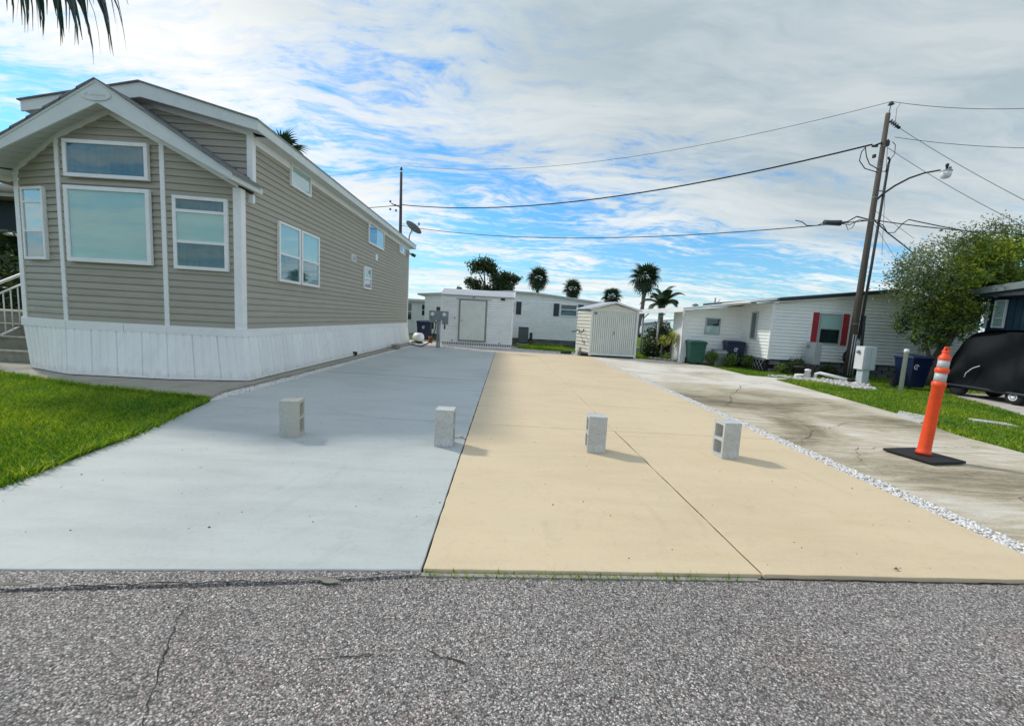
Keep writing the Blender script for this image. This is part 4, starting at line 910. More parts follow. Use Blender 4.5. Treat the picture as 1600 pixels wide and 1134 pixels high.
# ------------------------------------------------------------------ refuse bins
def bin_(loc, rz, label, body, wd=.62, dp=.62, hgt=1.0, logo=True, lx=0.0, group='wheeled refuse bins'):
    o = thing('wheeled_bin', (0, 0, 0), label, 'refuse bin', group)
    a, b, c_, e = wd/2, dp/2, wd/2*.80, dp/2*.74
    mb = MB(); mb.hexa([(-c_, -e, .06), (c_, -e, .06), (c_, e, .06), (-c_, e, .06)], [(-a, -b, hgt*.90), (a, -b, hgt*.90), (a, b, hgt*.90), (-a, b, hgt*.90)])
    mb.build('bin_body', body, o, bevel=.025)
    MB().b2((-a-.02, -b-.02, hgt*.885), (a+.02, b+.02, hgt*.925)).build('rim', body, o, bevel=.012)
    ld = MB(); ld.hexa([(-a-.035, -b-.04, hgt*.93), (a+.035, -b-.04, hgt*.93), (a+.035, b+.03, hgt*.93), (-a-.035, b+.03, hgt*.93)], [(-a+.02, -b+.05, hgt*.985), (a-.02, -b+.05, hgt*.985), (a-.02, b-.02, hgt*1.01), (-a+.02, b-.02, hgt*1.01)])
    ld.build('lid', body, o, bevel=.015)
    MB().tube([(-a*.8, b+.07, hgt*.93), (a*.8, b+.07, hgt*.93)], .02, 8).build('handle', body, o)
    for sx in (-1, 1): MB().lathe((sx*(c_+.0)-sx*.0, e+.04, .12), [(.12, -.03), (.12, .03)], 16, ax=(sx, 0, 0)).build('wheel', 'black_rubber', o)
    if logo:
        lg_ = MB(); yv = lambda z: -e-(b-e)*(z-.06)/(hgt*.90-.06)-.006
        for i in range(14):
            t0 = .3+i*.36; t1 = t0+.37; zc = hgt*.66; r1_, r2_ = .075, .052
            P_ = [(lx+r*math.cos(tt), yv(zc+r*math.sin(tt)), zc+r*math.sin(tt)) for tt, r in ((t0, r1_), (t1, r1_), (t1, r2_), (t0, r2_))]
            lg_.poly(P_, [(0, 1, 2, 3)])
        lg_.poly([(lx-.02, yv(hgt*.66)-.002, hgt*.64), (lx+.03, yv(hgt*.66)-.002, hgt*.65), (lx+.02, yv(hgt*.7)-.002, hgt*.69), (lx-.01, yv(hgt*.7)-.002, hgt*.67)], [(0, 1, 2, 3)])
        lg_.build('round_logo', 'logo_white', o)
    o.location = loc; o.rotation_euler = (0, 0, rz); return o
bin_((-4.40, 21.9, 0), R(2), 'blue wheeled bin behind the far end of the tan house', 'blue_bin', wd=.74, dp=.7, hgt=1.05)
bin_((7.50, 16.15, 0), R(-6), 'green wheeled bin against the white house with red shutters', 'green_bin', wd=.62, hgt=.93, logo=False)
bin_((8.98, 16.1, 0), R(-10), 'blue wheeled bin beside the green bin and a planter', 'blue_bin', wd=.64, hgt=1.0)
b3 = bin_((11.82, 11.72, 0), R(0), 'blue wheeled bin standing on the lawn behind the white plastic pipe', 'blue_bin', wd=.58, dp=.58, hgt=.98, lx=-.15)

# ------------------------------------------------------------------ white shed
WS = thing('white_shed', (-1.4, 19.2, 0), 'white lap-sided shed with a wide pale door and corrugated roof', 'shed')
sx0, sx1, sy0, sy1 = -3.07, .20, 19.15, 21.5
MB().b2((sx0+.02, sy0+.02, .20), (sx1-.02, sy1, 2.38)).build('wall', 'white_siding', WS)
nn_ = 19
for i in range(nn_):
    z0 = .24+i*(2.34-.24)/nn_; z1 = .24+(i+1)*(2.34-.24)/nn_
    lap(WS, (sx0, sy0), (sx1, sy0), (0, -1), z0, z1, 'white_siding', t=.040)
    lap(WS, (sx1, sy0), (sx1, sy1), (1, 0), z0, z1, 'white_siding', t=.040)
for x, y in ((sx0, sy0), (sx1, sy0), (sx1, sy1)): MB().box((x, y, 1.27), (.09, .09, 2.2)).build('corner_trim', 'white_trim', WS)
# perforated base rail: a row of small piers
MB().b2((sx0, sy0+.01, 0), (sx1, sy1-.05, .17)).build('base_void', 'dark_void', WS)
MB().b2((sx0-.01, sy0-.03, .17), (sx1+.02, sy0+.05, .235)).build('base_rail', 'white_trim', WS)
MB().b2((sx0-.01, sy0-.035, -.01), (sx1+.02, sy0+.05, .05)).build('base_sill', 'white_trim', WS)
me0 = None
for i in range(40):
    x = sx0+.03+(sx1-sx0-.06)*i/39
    if me0 is None: p0_ = MB().b2((-.018, -.03, 0), (.018, .03, .12)).build('pier', 'white_trim', WS, local=True); me0 = p0_.data; p0_.location = (x+1.4, sy0-19.2+.0, .05)
    else: inst('pier', me0, WS, (x+1.4, sy0-19.2, .05))
# door
MB().b2((-2.28, sy0-.075, .22), (-.98, sy0-.02, 2.17)).build('door_frame', 'gray_frame', WS)
dr_ = MB().b2((-2.21, sy0-.095, .30), (-1.06, sy0-.06, 2.11)).build('door', 'shed_door', WS, bevel=.006)
MB().lathe((-2.13, sy0-.095, 1.18), [(.015, 0), (.03, .03), (.03, .055), (0, .06)], 12, ax=(0, -1, 0)).build('handle', 'gray_frame', dr_)
MB().b2((-2.42, sy0-.085, 2.172), (-.80, sy0-.02, 2.195)).build('door_track', 'light_metal', WS)
text_mesh('house_number', '43', .13, (-1.62, sy0-.048, 2.255), (R(90), 0, 0), 'black_plastic', WS, .006)
lv = MB().b2((-.37, sy0-.05, 2.21), (-.18, sy0-.02, 2.31)).build('wall_lamp', 'black_plastic', WS)
MB().lathe((-.32, sy0-.06, 2.25), [(.03, 0), (.04, .05)], 10, ax=(-.3, -1, -.4)).build('lamp_head', 'black_plastic', lv)
MB().lathe((-.22, sy0-.06, 2.25), [(.03, 0), (.04, .05)], 10, ax=(.3, -1, -.4)).build('lamp_head', 'black_plastic', lv)
for (x, z) in ((-2.46, 1.28), (-2.55, .24), (-.35, .22)): MB().b2((x-.03, sy0-.06, z-.03), (x+.03, sy0-.02, z+.03)).build('outlet_box', 'gray_metal', WS)
# corrugated roof: low slope up towards the back
ro = MB(); n_ = 66; X0, X1 = sx0-.06, sx1+.06
for side in (0, 1):
    pts_ = []
    for i in range(n_+1):
        x = X0+(X1-X0)*i/n_; pts_.append((x, .012*math.cos(i*math.pi)))
    k = len(ro.v)
    for (x, dz) in pts_:
        ro.v.append((x, sy0-.09, 2.35+dz)); ro.v.append((x, (sy0+sy1)/2-.3, 2.67+dz)); ro.v.append((x, sy1+.05, 2.42+dz))
    for i in range(n_):
        for j in (0, 1): ro.f.append((k+3*i+j, k+3*i+3+j, k+3*i+4+j, k+3*i+1+j)); ro.smooth.append(True)
    break
ro.build('corrugated_roof', 'roof_metal', WS)
MB().b2((X0, sy0-.085, 2.305), (X1, sy0-.02, 2.335)).build('gutter', 'light_metal', WS)
MB().extrude([(X1, sy0-.1, 2.28), (X1, sy0-.1, 2.40), (X1, (sy0+sy1)/2-.3, 2.72), (X1, sy1+.05, 2.46), (X1, sy1+.05, 2.30), (X1, (sy0+sy1)/2-.3, 2.58)], (.03, 0, 0)).build('rake_board', 'white_trim', WS)
MB().extrude([(sx1-.01, sy0+.05, 2.33), (sx1-.01, (sy0+sy1)/2-.3, 2.6), (sx1-.01, sy1, 2.36)], (.01, 0, 0)).build('gable_infill', 'white_siding', WS)

# ------------------------------------------------------------------ long white mobile home behind
BH = thing('mobile_home', (1.5, 24, 0), 'long white mobile home with an arched roof and dark shutters behind both sheds', 'house')
bx0, bx1, by = -4.85, 6.2, 24.0
def arch(x):
    return float(np.interp(x, [-5.2, 0, 1.4, 2.4, 3.1, 4.2, 5.5, 6.3], [2.55, 3.0, 2.97, 2.90, 2.83, 2.72, 2.62, 2.50]))
xs_ = np.linspace(bx0, bx1, 26)
wl = MB(); wl.extrude([(bx0, by, .28)]+[(bx1, by, .28)]+[(x, by, arch(x)-.06) for x in reversed(xs_)], (0, 4.2, 0)); wl.build('wall', 'white_siding', BH)
sg = MB(); nb = 17
for i in range(nb):
    z0 = .30+i*.128
    lap(None, (bx0, by), (bx1, by), (0, -1), z0, z0+.128, 'white_siding', t=.040, single=sg)
tag(sg.build('siding', 'white_siding', BH), kind='stuff')
rf = MB()
rf.extrude([(x, by-.22, arch(x)-.0) for x in np.linspace(bx0-.4, bx1+.25, 26)]+[(x, by-.22, arch(x)-.085) for x in np.linspace(bx1+.25, bx0-.4, 26)], (0, 4.6, 0)); rf.build('roof', 'roof_metal', BH)
MB().b2((.0, by-.245, 2.87), (1.4, by-.222, 2.90)).build('roof_trim', 'gray_frame', BH)
blk = MB().b2((bx0+.1, by+.05, -.05), (bx1-.1, by+.2, .28)).build('block_skirting', 'skirt_block', BH)
for i in range(24):
    for j in range(2):
        x = bx0+.2+i*.42+(j % 2)*.2
        if 1.0 < x < 4.2: MB().b2((x, by+.01, .0+j*.14), (x+.39, by+.06, .125+j*.14)).build('skirting_block', 'skirt_block', BH)
def shutter(parent, x0, x1, z0, z1, y, m='shutter_dark'):
    s_ = MB().b2((x0, y-.06, z0), (x1, y-.03, z1)).build('shutter', m, parent)
win(BH, (-.15, by-.0, 1.70), S_, F_, .54, .68, .05, rails=(.5,), back='interior', proud=.06)
shutter(BH, .44, .74, 1.66, 2.40, by); MB().b2((.40, by-.05, 1.68), (.435, by-.03, 2.40)).build('window_trim', 'white_trim', BH)
shutter(BH, 2.62, 2.94, 1.68, 2.41, by)
win(BH, (3.0, by-.0, 1.70), S_, F_, 1.0, .70, .05, rails=(.55,), back=('curtain', 'interior'), proud=.06)
shutter(BH, 4.04, 4.36, 1.68, 2.41, by)
MB().b2((1.05, by-.04, .42), (1.25, by-.02, .56)).build('vent', 'gray_metal', BH)
AC = thing('air_conditioner', (.95, 22.6, 0), 'gray air conditioner beside the right wall of the white shed', 'air conditioner')
MB().b2((.62, 22.4, .08), (1.16, 22.9, .98)).build('cabinet', 'shutter_dark', AC, bevel=.02)
gr_ = MB()
for i in range(14): gr_.b2((.65, 22.385, .16+i*.056), (1.13, 22.4, .178+i*.056))
gr_.build('grille', 'gray_metal', AC)
MB().b2((.58, 22.3, .0), (1.2, 22.95, .08)).build('pad', 'walk_concrete', AC)
MB().b2((1.24, 22.6, .25), (1.40, 22.8, .68)).build('side_box', 'shutter_dark', AC)
cl = MB()
for i in range(4): cl.tube([(1.3+.12*math.cos(a), 22.5, .2+.12*math.sin(a)+.01*i) for a in np.linspace(i, i+5, 14)], .015, 5)
tag(cl.build('hose_coil', 'black_plastic'), 'dark coiled hose beside the gray air conditioner', 'hose')
# cream annexe at left of the shed, seen past the tan house
AN = thing('cream_annexe', (-6.8, 30, 0), 'pale cream building with small windows seen past the tan house corner', 'house')
MB().b2((-9.5, 30, -.04), (-5.9, 34, 2.25)).build('wall', 'white_panel', AN)
MB().b2((-9.7, 29.7, 2.25), (-5.6, 34.2, 2.42)).build('roof', 'roof_metal', AN)
win(AN, (-6.3, 30, 1.25), S_, F_, .3, .85, .04, rails=(.5,), back='interior')
win(AN, (-7.35, 30, .9), S_, F_, .4, 1.25, .04, rails=(.5,), back='interior')

# ------------------------------------------------------------------ beige metal shed
BS = thing('beige_shed', (4.4, 17.1, 0), 'beige metal shed with ribbed double doors and hooks on its side', 'shed')
fx0, fx1, fy = 3.49, 5.38, 17.08; bxl, byb = 2.98, 18.45
top = 1.93
pA, pB = (fx0, fy), (bxl+.15, byb)   # left side wall recedes slightly left
apx = 4.42
MB().extrude([(fx0+.01, fy+.02, .06), (fx1-.01, fy+.02, .06), (fx1-.01, fy+.02, top), (apx, fy+.02, 2.22), (fx0+.01, fy+.02, top)], (-.3, 1.4, 0)).build('wall', 'shed_door', BS)
npan = 21
for i in range(npan):
    x0 = fx0+.075+(fx1-fx0-.15)*i/npan; x1 = x0+(fx1-fx0-.15)/npan; w_ = x1-x0
    MB().extrude([(x0, fy-.0, .17), (x0+w_*.1, fy-.018, .17), (x1-w_*.25, fy-.018, .17), (x1-w_*.12, fy-.0, .17), (x1, fy, .17)], (0, 0, top-.19)).build('door_panel', 'shed_door', BS)
for x in (fx0, fx1): MB().box((x, fy, (top+.06)/2), (.085, .06, top-.02)).build('corner_post', 'white_panel', BS)
MB().b2((fx0, fy-.03, .08), (fx1, fy+.02, .165)).build('door_sill', 'shed_door', BS)
MB().b2((fx0, fy-.035, top-.02), (fx1, fy+.02, top+.03)).build('door_header', 'white_panel', BS)
MB().extrude([(fx0-.02, fy-.03, top+.031), (fx1+.02, fy-.03, top+.031), (apx, fy-.03, 2.20)], (0, .04, 0)).build('gable_panel', 'cream_siding', BS)
MB().b2((4.425, fy-.05, .95), (4.455, fy-.02, 1.10)).build('handle', 'gray_frame', BS)
nsd = Vector((*facet_n(pB, pA), 0)).normalized()
for i in range(12):
    lap(BS, pB, pA, (nsd.x, nsd.y), .14+i*.1485, .14+(i+1)*.1485, 'cream_siding', t=.03)
text_mesh('house_number', '43', .14, (3.62, fy-.045, 1.80), (R(90), 0, 0), 'black_plastic', BS, .006)
for s_, xe in ((-1, fx0-.13), (1, fx1+.13)):
    sl = (2.27-(top+.035))/abs(apx-(fx0-.13)) if s_ < 0 else (2.27-(top+.035))/abs(apx-(fx1+.13))
    z0 = 2.27; z1 = top+.035
    MB().extrude([(apx, fy-.12, z0), (xe, fy-.12, z1), (xe, fy-.12, z1+.05), (apx, fy-.12, z0+.05)], (-.32, 1.6, 0)).build('roof', 'roof_metal', BS)
    MB().extrude([(apx, fy-.13, z0-.03), (xe, fy-.13, z1-.03), (xe, fy-.13, z1+.045), (apx, fy-.13, z0+.045)], (0, .012, 0)).build('rake_trim', 'white_panel', BS)
MB().b2((3.2, fy+.05, -.01), (fx1-.03, fy+1.3, .08)).build('floor_void', 'dark_void', BS)
hk = MB(); hk.tube([(3.28, 17.62, 1.12), (3.24, 17.6, .99), (3.05, 17.45, .97), (3.04, 17.4, 1.1)], .022, 6)
hk.build('hook', 'black_plastic', BS)
MB().tube([(3.10, 18.1, 1.10), (3.02, 18.02, 1.0), (2.82, 17.9, .98)], .022, 6).build('hook', 'black_plastic', BS)
MB().b2((3.22, 17.55, .55), (3.40, 17.6, .62)).build('latch', 'rock', BS)
for i, (x, y) in enumerate(((3.0, 17.35), (3.14, 17.4))):
    tag(MB().lathe((x, y, -.01), [(.05, 0), (.055, .28), (.045, .34), (.02, .36)], 10).build('garden_stake', 'pvc' if i == 0 else 'rock'), ('short white' if i == 0 else 'short brown')+' stump at the left foot of the beige shed', 'stake')
tag(MB().box((2.62, 17.9, .06), (.45, .22, .12), rz=.2).build('hose_lump', 'leaf_dark', bevel=.03), 'low dark green mat at the lawn edge left of the beige shed', 'mat')

# ------------------------------------------------------------------ white house with red shutters
HR = thing('white_house', (11.5, 15, 0), 'white mobile home with red shutters, block skirting and a low gable', 'house')
LX0, LX1, LY = 7.10, 9.46, 16.5; RX0, RX1, RY = 9.42, 16.9, 14.60
def lt(x): return float(np.interp(x, [7.0, 9.5], [2.09, 2.40]))
MB().extrude([(LX0, LY, .0), (LX1, LY, .0), (LX1, LY, lt(LX1)), (LX0, LY, lt(LX0))], (0, 1.1, 0)).build('annexe_wall', 'white_siding', HR)
sg = MB()
for i in range(16):
    z0 = .03+i*.148
    lap(None, (LX0, LY), (LX1, LY), (0, -1), z0, z0+.148, 'white_siding', t=.028, single=sg, x0=lambda q: 0 if q < 2.1 else min(1, (q-2.1)/.3), x1=lambda q: 1.)
    
for i in range(17):
    z0 = .46+i*.118; lap(None, (RX0, RY), (RX1, RY), (0, -1), z0, z0+.118, 'white_siding', t=.028, single=sg)
    lap(None, (RX0, 16.5), (RX0, RY), (-1, 0), z0, z0+.118, 'white_siding', t=.028, single=sg)
zq = .46+17*.118
while zq < 2.98:
    def rl(q): return (max(9.42, 13.42-(3.0-q)/.145)-RX0)/(RX1-RX0)
    def rr_(q): return (min(16.9, 13.42+(3.0-q)/.145)-RX0)/(RX1-RX0)
    lap(None, (RX0, RY), (RX1, RY), (0, -1), zq, zq+.118, 'white_siding', t=.028, single=sg, x0=lambda q: rl(min(q, 2.99)), x1=lambda q: rr_(min(q, 2.99))); zq += .118
tag(sg.build('siding', 'white_siding', HR), kind='stuff')
MB().extrude([(RX0+.005, RY+.005, .44), (RX1, RY+.005, .44), (RX1, RY+.005, 2.48), (13.42, RY+.005, 2.99), (RX0+.005, RY+.005, 2.40)], (0, 5, 0)).build('wall', 'white_siding', HR)
for x, y, z0, z1 in ((LX0, LY-.02, 0, 2.08), (LX1-.04, LY-.03, 0, 2.38), (RX0, RY-.01, .44, 2.42)): MB().box((x, y, (z0+z1)/2), (.09, .07, z1-z0)).build('corner_trim', 'white_trim', HR)
# roofs
MB().extrude([(6.78, 15.95, 2.09), (9.6, 15.95, 2.50), (9.6, 15.95, 2.58), (6.78, 15.95, 2.16)], (0, 1.8, 0)).build('annexe_roof', 'white_panel', HR)
MB().extrude([(8.45, 14.42, 2.40), (9.55, 14.42, 2.56), (9.55, 14.42, 2.63), (8.45, 14.42, 2.45)], (0, 1.9, 0)).build('porch_roof', 'white_panel', HR)
for s_, xa, xb, za, zb in ((0, 9.40, 13.42, 2.50, 3.00), (1, 13.42, 17.2, 3.00, 2.50)):
    MB().extrude([(xa, 14.33, za-.0), (xb, 14.33, zb-.0), (xb, 14.33, zb+.11), (xa, 14.33, za+.11)], (0, 5.6, 0)).build('roof', 'shutter_dark', HR)
    MB().extrude([(xa, 14.40, za-.055), (xb, 14.40, zb-.055), (xb, 14.40, zb-.004), (xa, 14.40, za-.004)], (0, .2, 0)).build('rake_trim', 'white_trim', HR)
    MB().extrude([(xa, 14.31, za+.112), (xb, 14.31, zb+.112), (xb, 14.31, zb+.135), (xa, 14.31, za+.135)], (0, 5.6, 0)).build('roof_sheet', 'roof_metal', HR)
# windows and shutters
win(HR, (7.93, LY-.0, 1.20), S_, F_, .60, .66, .045, rails=(.5,), back=('blind_white', 'interior'), m='light_metal', proud=.05)
win(HR, (11.10, RY-.0, 1.10), S_, F_, .78, 1.08, .04, rails=(.5,), back=('interior', 'blind_teal'), m='light_metal', proud=.05)
win(HR, (RX0-.0, 15.75, 1.12), (0, -1, 0), (-1, 0, 0), .36, 1.02, .04, back='interior', m='light_metal', proud=.05)
for x0, x1 in ((10.84, 11.05), (11.93, 12.14)):
    MB().b2((x0-.03, RY-.045, 1.05), (x1+.03, RY-.012, 2.23)).build('shutter_trim', 'white_trim', HR)
    s_ = MB().b2((x0, RY-.07, 1.08), (x1, RY-.046, 2.20)).build('shutter', 'shutter_red', HR)
    for i in range(14): MB().b2((x0+.02, RY-.078, 1.14+i*.073), (x1-.02, RY-.0705, 1.175+i*.073)).build('shutter_slat', 'shutter_red', s_)
# block skirting: loosely laid blocks before a dark void
MB().b2((RX0+.05, RY+.10, -.04), (RX1, RY+.2, .44)).build('skirt_void', 'dark_void', HR)
MB().b2((RX0-.0, RY+.1, -.04), (RX0+.05, 16.5, .44)).build('skirt_void', 'dark_void', HR)
bme = None
for j in range(3):
    for i in range(17):
        x = RX0+.1+i*.44+(j % 2)*.2
        if x > RX1-.4: continue
        o_ = MB().b2((-.19, -.05, 0), (.19, .05, .135)).build('skirting_block', 'skirt_block', HR, local=True) if bme is None else inst('skirting_block', bme, HR)
        bme = o_.data; o_.location = (x+.2-11.5, RY+.06-15, -.03+j*.145); o_.rotation_euler = (0, 0, random.uniform(-.03, .03))
# lattice panel under the porch wall
lt_ = MB()
for i in range(9):
    y = RY+.15+i*.2
    lt_.tube([(RX0-.03, y, .02), (RX0-.03, min(y+.34, 16.45), .40)], .012, 4); lt_.tube([(RX0-.03, y, .40), (RX0-.03, min(y+.34, 16.45), .02)], .012, 4)
lt_.build('lattice', 'light_metal', HR)
MB().b2((RX0-.06, RY+.1, .38), (RX0-.0, 16.45, .45)).build('lattice_rail', 'skirt_block', HR)
MB().tube([(9.15, 15.9, .0), (9.15, 15.9, 1.0)], .015, 6).build('hand_post', 'gray_metal', HR)
MB().tube([(11.0, LY, 0), (11.0, LY, .01)], .01).build('drain_stub', 'gray_metal', HR)
pv = MB(); pv.tube([(9.0, 18.0, 2.4), (9.0, 18.0, 2.78)], .03, 6); pv.tube([(9.1, 18.0, 2.55), (9.22, 18.0, 2.72)], .015, 6); pv.build('roof_vent', 'gray_metal', HR)
MB().lathe((7.7, 17, 2.26), [(.1, 0), (.1, .08), (.16, .09), (.05, .16)], 10).build('roof_vent', 'gray_metal', HR)
# down pipe and gutter at left corner
MB().tube([(6.84, 15.98, 2.06), (6.86, 16.1, 1.92), (7.02, 16.42, 1.80), (7.02, 16.42, .12), (6.92, 16.3, .05)], .04, 8).build('down_pipe', 'white_trim', HR)
# carport
CPT = thing('carport', (6.5, 19, 0), 'low white carport roof on slim posts at the left end of the white house', 'carport')
MB().extrude([(6.80, 16.0, 2.10), (5.35, 22.8, 1.95), (5.35, 22.8, 2.03), (6.80, 16.0, 2.18)], (.9, .3, .13)).build('roof', 'white_panel', CPT)
MB().extrude([(6.78, 15.97, 2.02), (5.33, 22.77, 1.86), (5.33, 22.77, 2.04), (6.78, 15.97, 2.19)], (.03, .01, 0)).build('fascia', 'white_trim', CPT)
for x, y in ((6.72, 18.3), (6.45, 19.6), (5.95, 22.4), (6.75, 21.5)): MB().tube([(x, y, -.03), (x, y, 2.04)], .045, 8).build('post', 'light_metal', CPT)
for x, y in ((6.72, 18.3), (6.45, 19.6), (5.95, 22.4)): MB().tube([(x, y, 1.75), (x+.1, y-.4, 1.97)], .025, 6).build('brace', 'light_metal', CPT)

# utility box on the house wall and hose reel
UB = thing('utility_box', (10.75, 14.2, 0), 'gray-green utility box on a stub below the left red shutter', 'utility box')
MB().b2((10.55, 13.90, .38), (10.80, 14.32, 1.15)).build('cabinet', 'light_metal', UB, bevel=.012)
MB().b2((10.56, 13.95, -.03), (10.66, 14.05, .38)).build('stub_post', 'pole_wood', UB)
MB().b2((10.70, 13.93, -.03), (10.76, 14.0, .30)).build('stub_post', 'pole_wood', UB)
MB().b2((10.51, 14.15, .95), (10.549, 14.25, 1.05)).build('latch', 'gray_frame', UB)
HRl = thing('hose_reel', (12.1, 14.3, 0), 'dark hose reel on a stand against the white house', 'hose reel')
rr0 = MB()
for k_ in range(5):
    rr0.tube([(12.12+(.20+.012*k_)*math.cos(a), 14.25+.03*(k_ % 3), .70+(.20+.012*k_)*math.sin(a)) for a in np.linspace(0, 6.2832, 22)], .014, 5)
rr0.build('hose', 'black_plastic', HRl)
MB().lathe((12.12, 14.22, .70), [(.10, 0), (.10, .16)], 16, ax=(0, 1, 0)).build('drum', 'gray_metal', HRl)
sp_ = MB()
for a in range(4): sp_.tube([(12.12+.24*math.cos(a*.785), 14.21, .70+.24*math.sin(a*.785)), (12.12-.24*math.cos(a*.785), 14.21, .70-.24*math.sin(a*.785))], .012, 4)
sp_.build('spoke', 'gray_metal', HRl)
for x in (11.93, 12.31): MB().tube([(x, 14.25, -.03), (12.12, 14.25, .72)], .018, 6).build('leg', 'gray_metal', HRl)

# electric pedestal, pvc marker, cleanout pipes
EP = thing('electric_pedestal', (10.7, 12.1, 0), 'white electric hookup cabinet on a pedestal beside the utility pole', 'electric pedestal')
MB().b2((10.64, 12.02, .44), (11.0, 12.34, 1.14)).build('cabinet', 'pale_green_metal', EP, bevel=.01)
MB().b2((10.621, 12.03, .45), (10.639, 12.33, 1.13)).build('door', 'white_panel', EP)
MB().b2((10.66, 12.003, .46), (10.815, 12.019, 1.12)).build('door', 'pale_green_metal', EP)
MB().b2((10.825, 12.003, .46), (10.98, 12.019, 1.12)).build('door', 'pale_green_metal', EP)
MB().b2((10.69, 12.06, -.04), (10.90, 12.28, .44)).build('pedestal_leg', 'pale_green_metal', EP, bevel=.01)
MB().lathe((10.62, 12.2, .97), [(.05, 0), (.05, .05), (.02, .08)], 12, ax=(-1, 0, 0)).build('lock', 'gray_metal', EP)
MB().lathe((11.0, 12.15, .95), [(.02, 0), (.03, .06)], 10, ax=(1, 0, 0)).build('lock', 'gray_metal', EP)
tag(MB().lathe((10.95, 11.08, -.04), [(.052, 0), (.05, 1.09), (.058, 1.09), (.058, 1.17), (.04, 1.19)], 16).build('plastic_pipe', 'pvc'), 'upright white plastic pipe standing on the lawn before a blue bin', 'pipe')
CO_ = thing('sewer_cleanout', (10.0, 13.0, 0), 'white plastic cleanout pipes lying on pale stones in the lawn', 'pipes')
MB().lathe((9.74, 13.0, -.03), [(.085, 0), (.08, .26), (.09, .26), (.09, .31), (.05, .33)], 14).build('riser', 'pvc', CO_)
MB().tube([(9.95, 12.95, .02), (9.97, 12.95, .16), (10.06, 12.9, .20), (10.55, 12.4, .09)], .048, 10).build('elbow_pipe', 'pvc', CO_)
MB().tube([(9.45, 13.15, .06), (9.9, 13.1, .09)], .05, 10).build('cross_pipe', 'pvc', CO_)
MB().tube([(10.55, 12.4, .09), (10.68, 12.28, .07)], .058, 10).build('coupling', 'black_rubber', CO_)
MB().tube([(10.68, 12.28, .07), (10.95, 12.05, .05)], .048, 10).build('end_pipe', 'walk_concrete', CO_)
def poly_fn(poly):
    def f(): 
        p = scatter_in(poly, 1)[0]; return float(p[0]), float(p[1])
    return f
stp = pebbles('pale_stones', poly_fn([(8.5, 13.2), (9.6, 13.2), (10.6, 12.6), (10.8, 11.9), (10.2, 11.0), (9.7, 11.1), (9.6, 12.1)]), 700, .05, 'pale_stone', 'bed of pale stones in the lawn under the white cleanout pipes')
sheet('stone_bed', [(8.5, 13.25), (9.6, 13.3), (10.6, 12.7), (10.85, 11.9), (10.2, 10.95), (9.75, 11.0), (9.6, 12.0)], -.008, 'pale_gravel', None, thick=.03)['kind'] = 'structure'
for poly, lb in (([(7.10, 6.75), (7.25, 7.35), (7.75, 7.80), (7.90, 7.45), (7.55, 7.05)], 'pale concrete slab set in the lawn edge behind the orange post'), ([(8.55, 7.2), (8.7, 7.42), (9.05, 7.15), (8.95, 6.85)], 'small pale concrete slab in the lawn right of the orange post')):
    tag(sheet('stepping_slab', poly, .012, 'pale_stone', thick=.05), lb, 'slab')

# ------------------------------------------------------------------ blue house and covered cart
BL = thing('blue_house', (14.6, 11, 0), 'dark blue house corner with a pale window behind the covered cart', 'house')
MB().b2((14.55, 5.0, 0), (18, 12.40, 2.86)).build('wall', 'blue_wall', BL)
sg = MB()
for i in range(46): sg.b2((14.535, 5.0+i*.16, .1), (14.55, 5.0+i*.16+.145, 2.84))
for i in range(46):
    pass
tag(sg.build('board_siding', 'blue_wall', BL), kind='stuff')
rf_ = MB(); rf_.extrude([(14.1, 12.75, 2.90), (14.1, 4.8, 3.62), (14.1, 4.8, 3.80), (14.1, 12.75, 3.04)], (4.2, 0, .25)); rf_.build('roof', 'gray_metal', BL)
MB().extrude([(14.05, 12.8, 2.84), (14.05, 4.8, 3.56), (14.05, 4.8, 3.68), (14.05, 12.8, 2.96)], (.05, 0, 0)).build('gutter', 'gray_metal', BL)
MB().extrude([(14.12, 12.7, 2.78), (14.12, 4.9, 2.9), (14.12, 4.9, 3.5), (14.12, 12.7, 2.84)], (.4, 0, 0)).build('eave_soffit', 'shutter_dark', BL)
wv_ = win(BL, (14.54, 12.20, 1.90), (0, -1, 0), (-1, 0, 0), .30, .82, .03, rails=(.35,), back='blind_white', m='white_trim')
MB().b2((14.50, 12.36, 1.88), (14.535, 12.42, 2.68)).build('corner_trim', 'white_trim', BL)
MB().lathe((14.2, 12.45, 2.66), [(.03, 0), (.09, .03), (.09, .10), (.03, .13)], 10).build('porch_lamp', 'black_plastic', BL)
CT = thing('covered_cart', (12.9, 9.8, 0), 'small cart parked under a glossy black fitted cover', 'golf cart')
prof = [(11.14, .12), (11.18, .52), (11.12, .80), (11.02, 1.10), (10.90, 1.38), (10.74, 1.66), (10.35, 1.76), (9.9, 1.80), (9.2, 1.78), (8.6, 1.74), (8.3, 1.62), (8.22, 1.2), (8.12, .8), (8.10, .28)]
cvm = MB(); NX = 10; cx0, cx1 = 12.2, 13.5; cols = []
for i in range(NX+1):
    f = i/NX; x = cx0+(cx1-cx0)*f; edge_ = min(f, 1-f); squeeze = .0 if edge_ > .1 else (1-edge_/.1)*.03
    for j, (y, z) in enumerate(prof):
        cy_, cz_ = 9.65, .9; hgt_f = (z-.28)/1.5
        yy = y+(cy_-y)*squeeze*(.3+hgt_f); zz_ = z-(squeeze*.9 if z > 1.4 else 0)
        cvm.v.append((x+random.uniform(-.01, .01), yy+random.uniform(-.02, .02), zz_+random.uniform(-.02, .02)-.05*math.sin(f*math.pi*2)*(z > 1.5)))
n_ = len(prof)
for i in range(NX):
    for j in range(n_-1): cvm.f.append((i*n_+j, (i+1)*n_+j, (i+1)*n_+j+1, i*n_+j+1)); cvm.smooth.append(True)
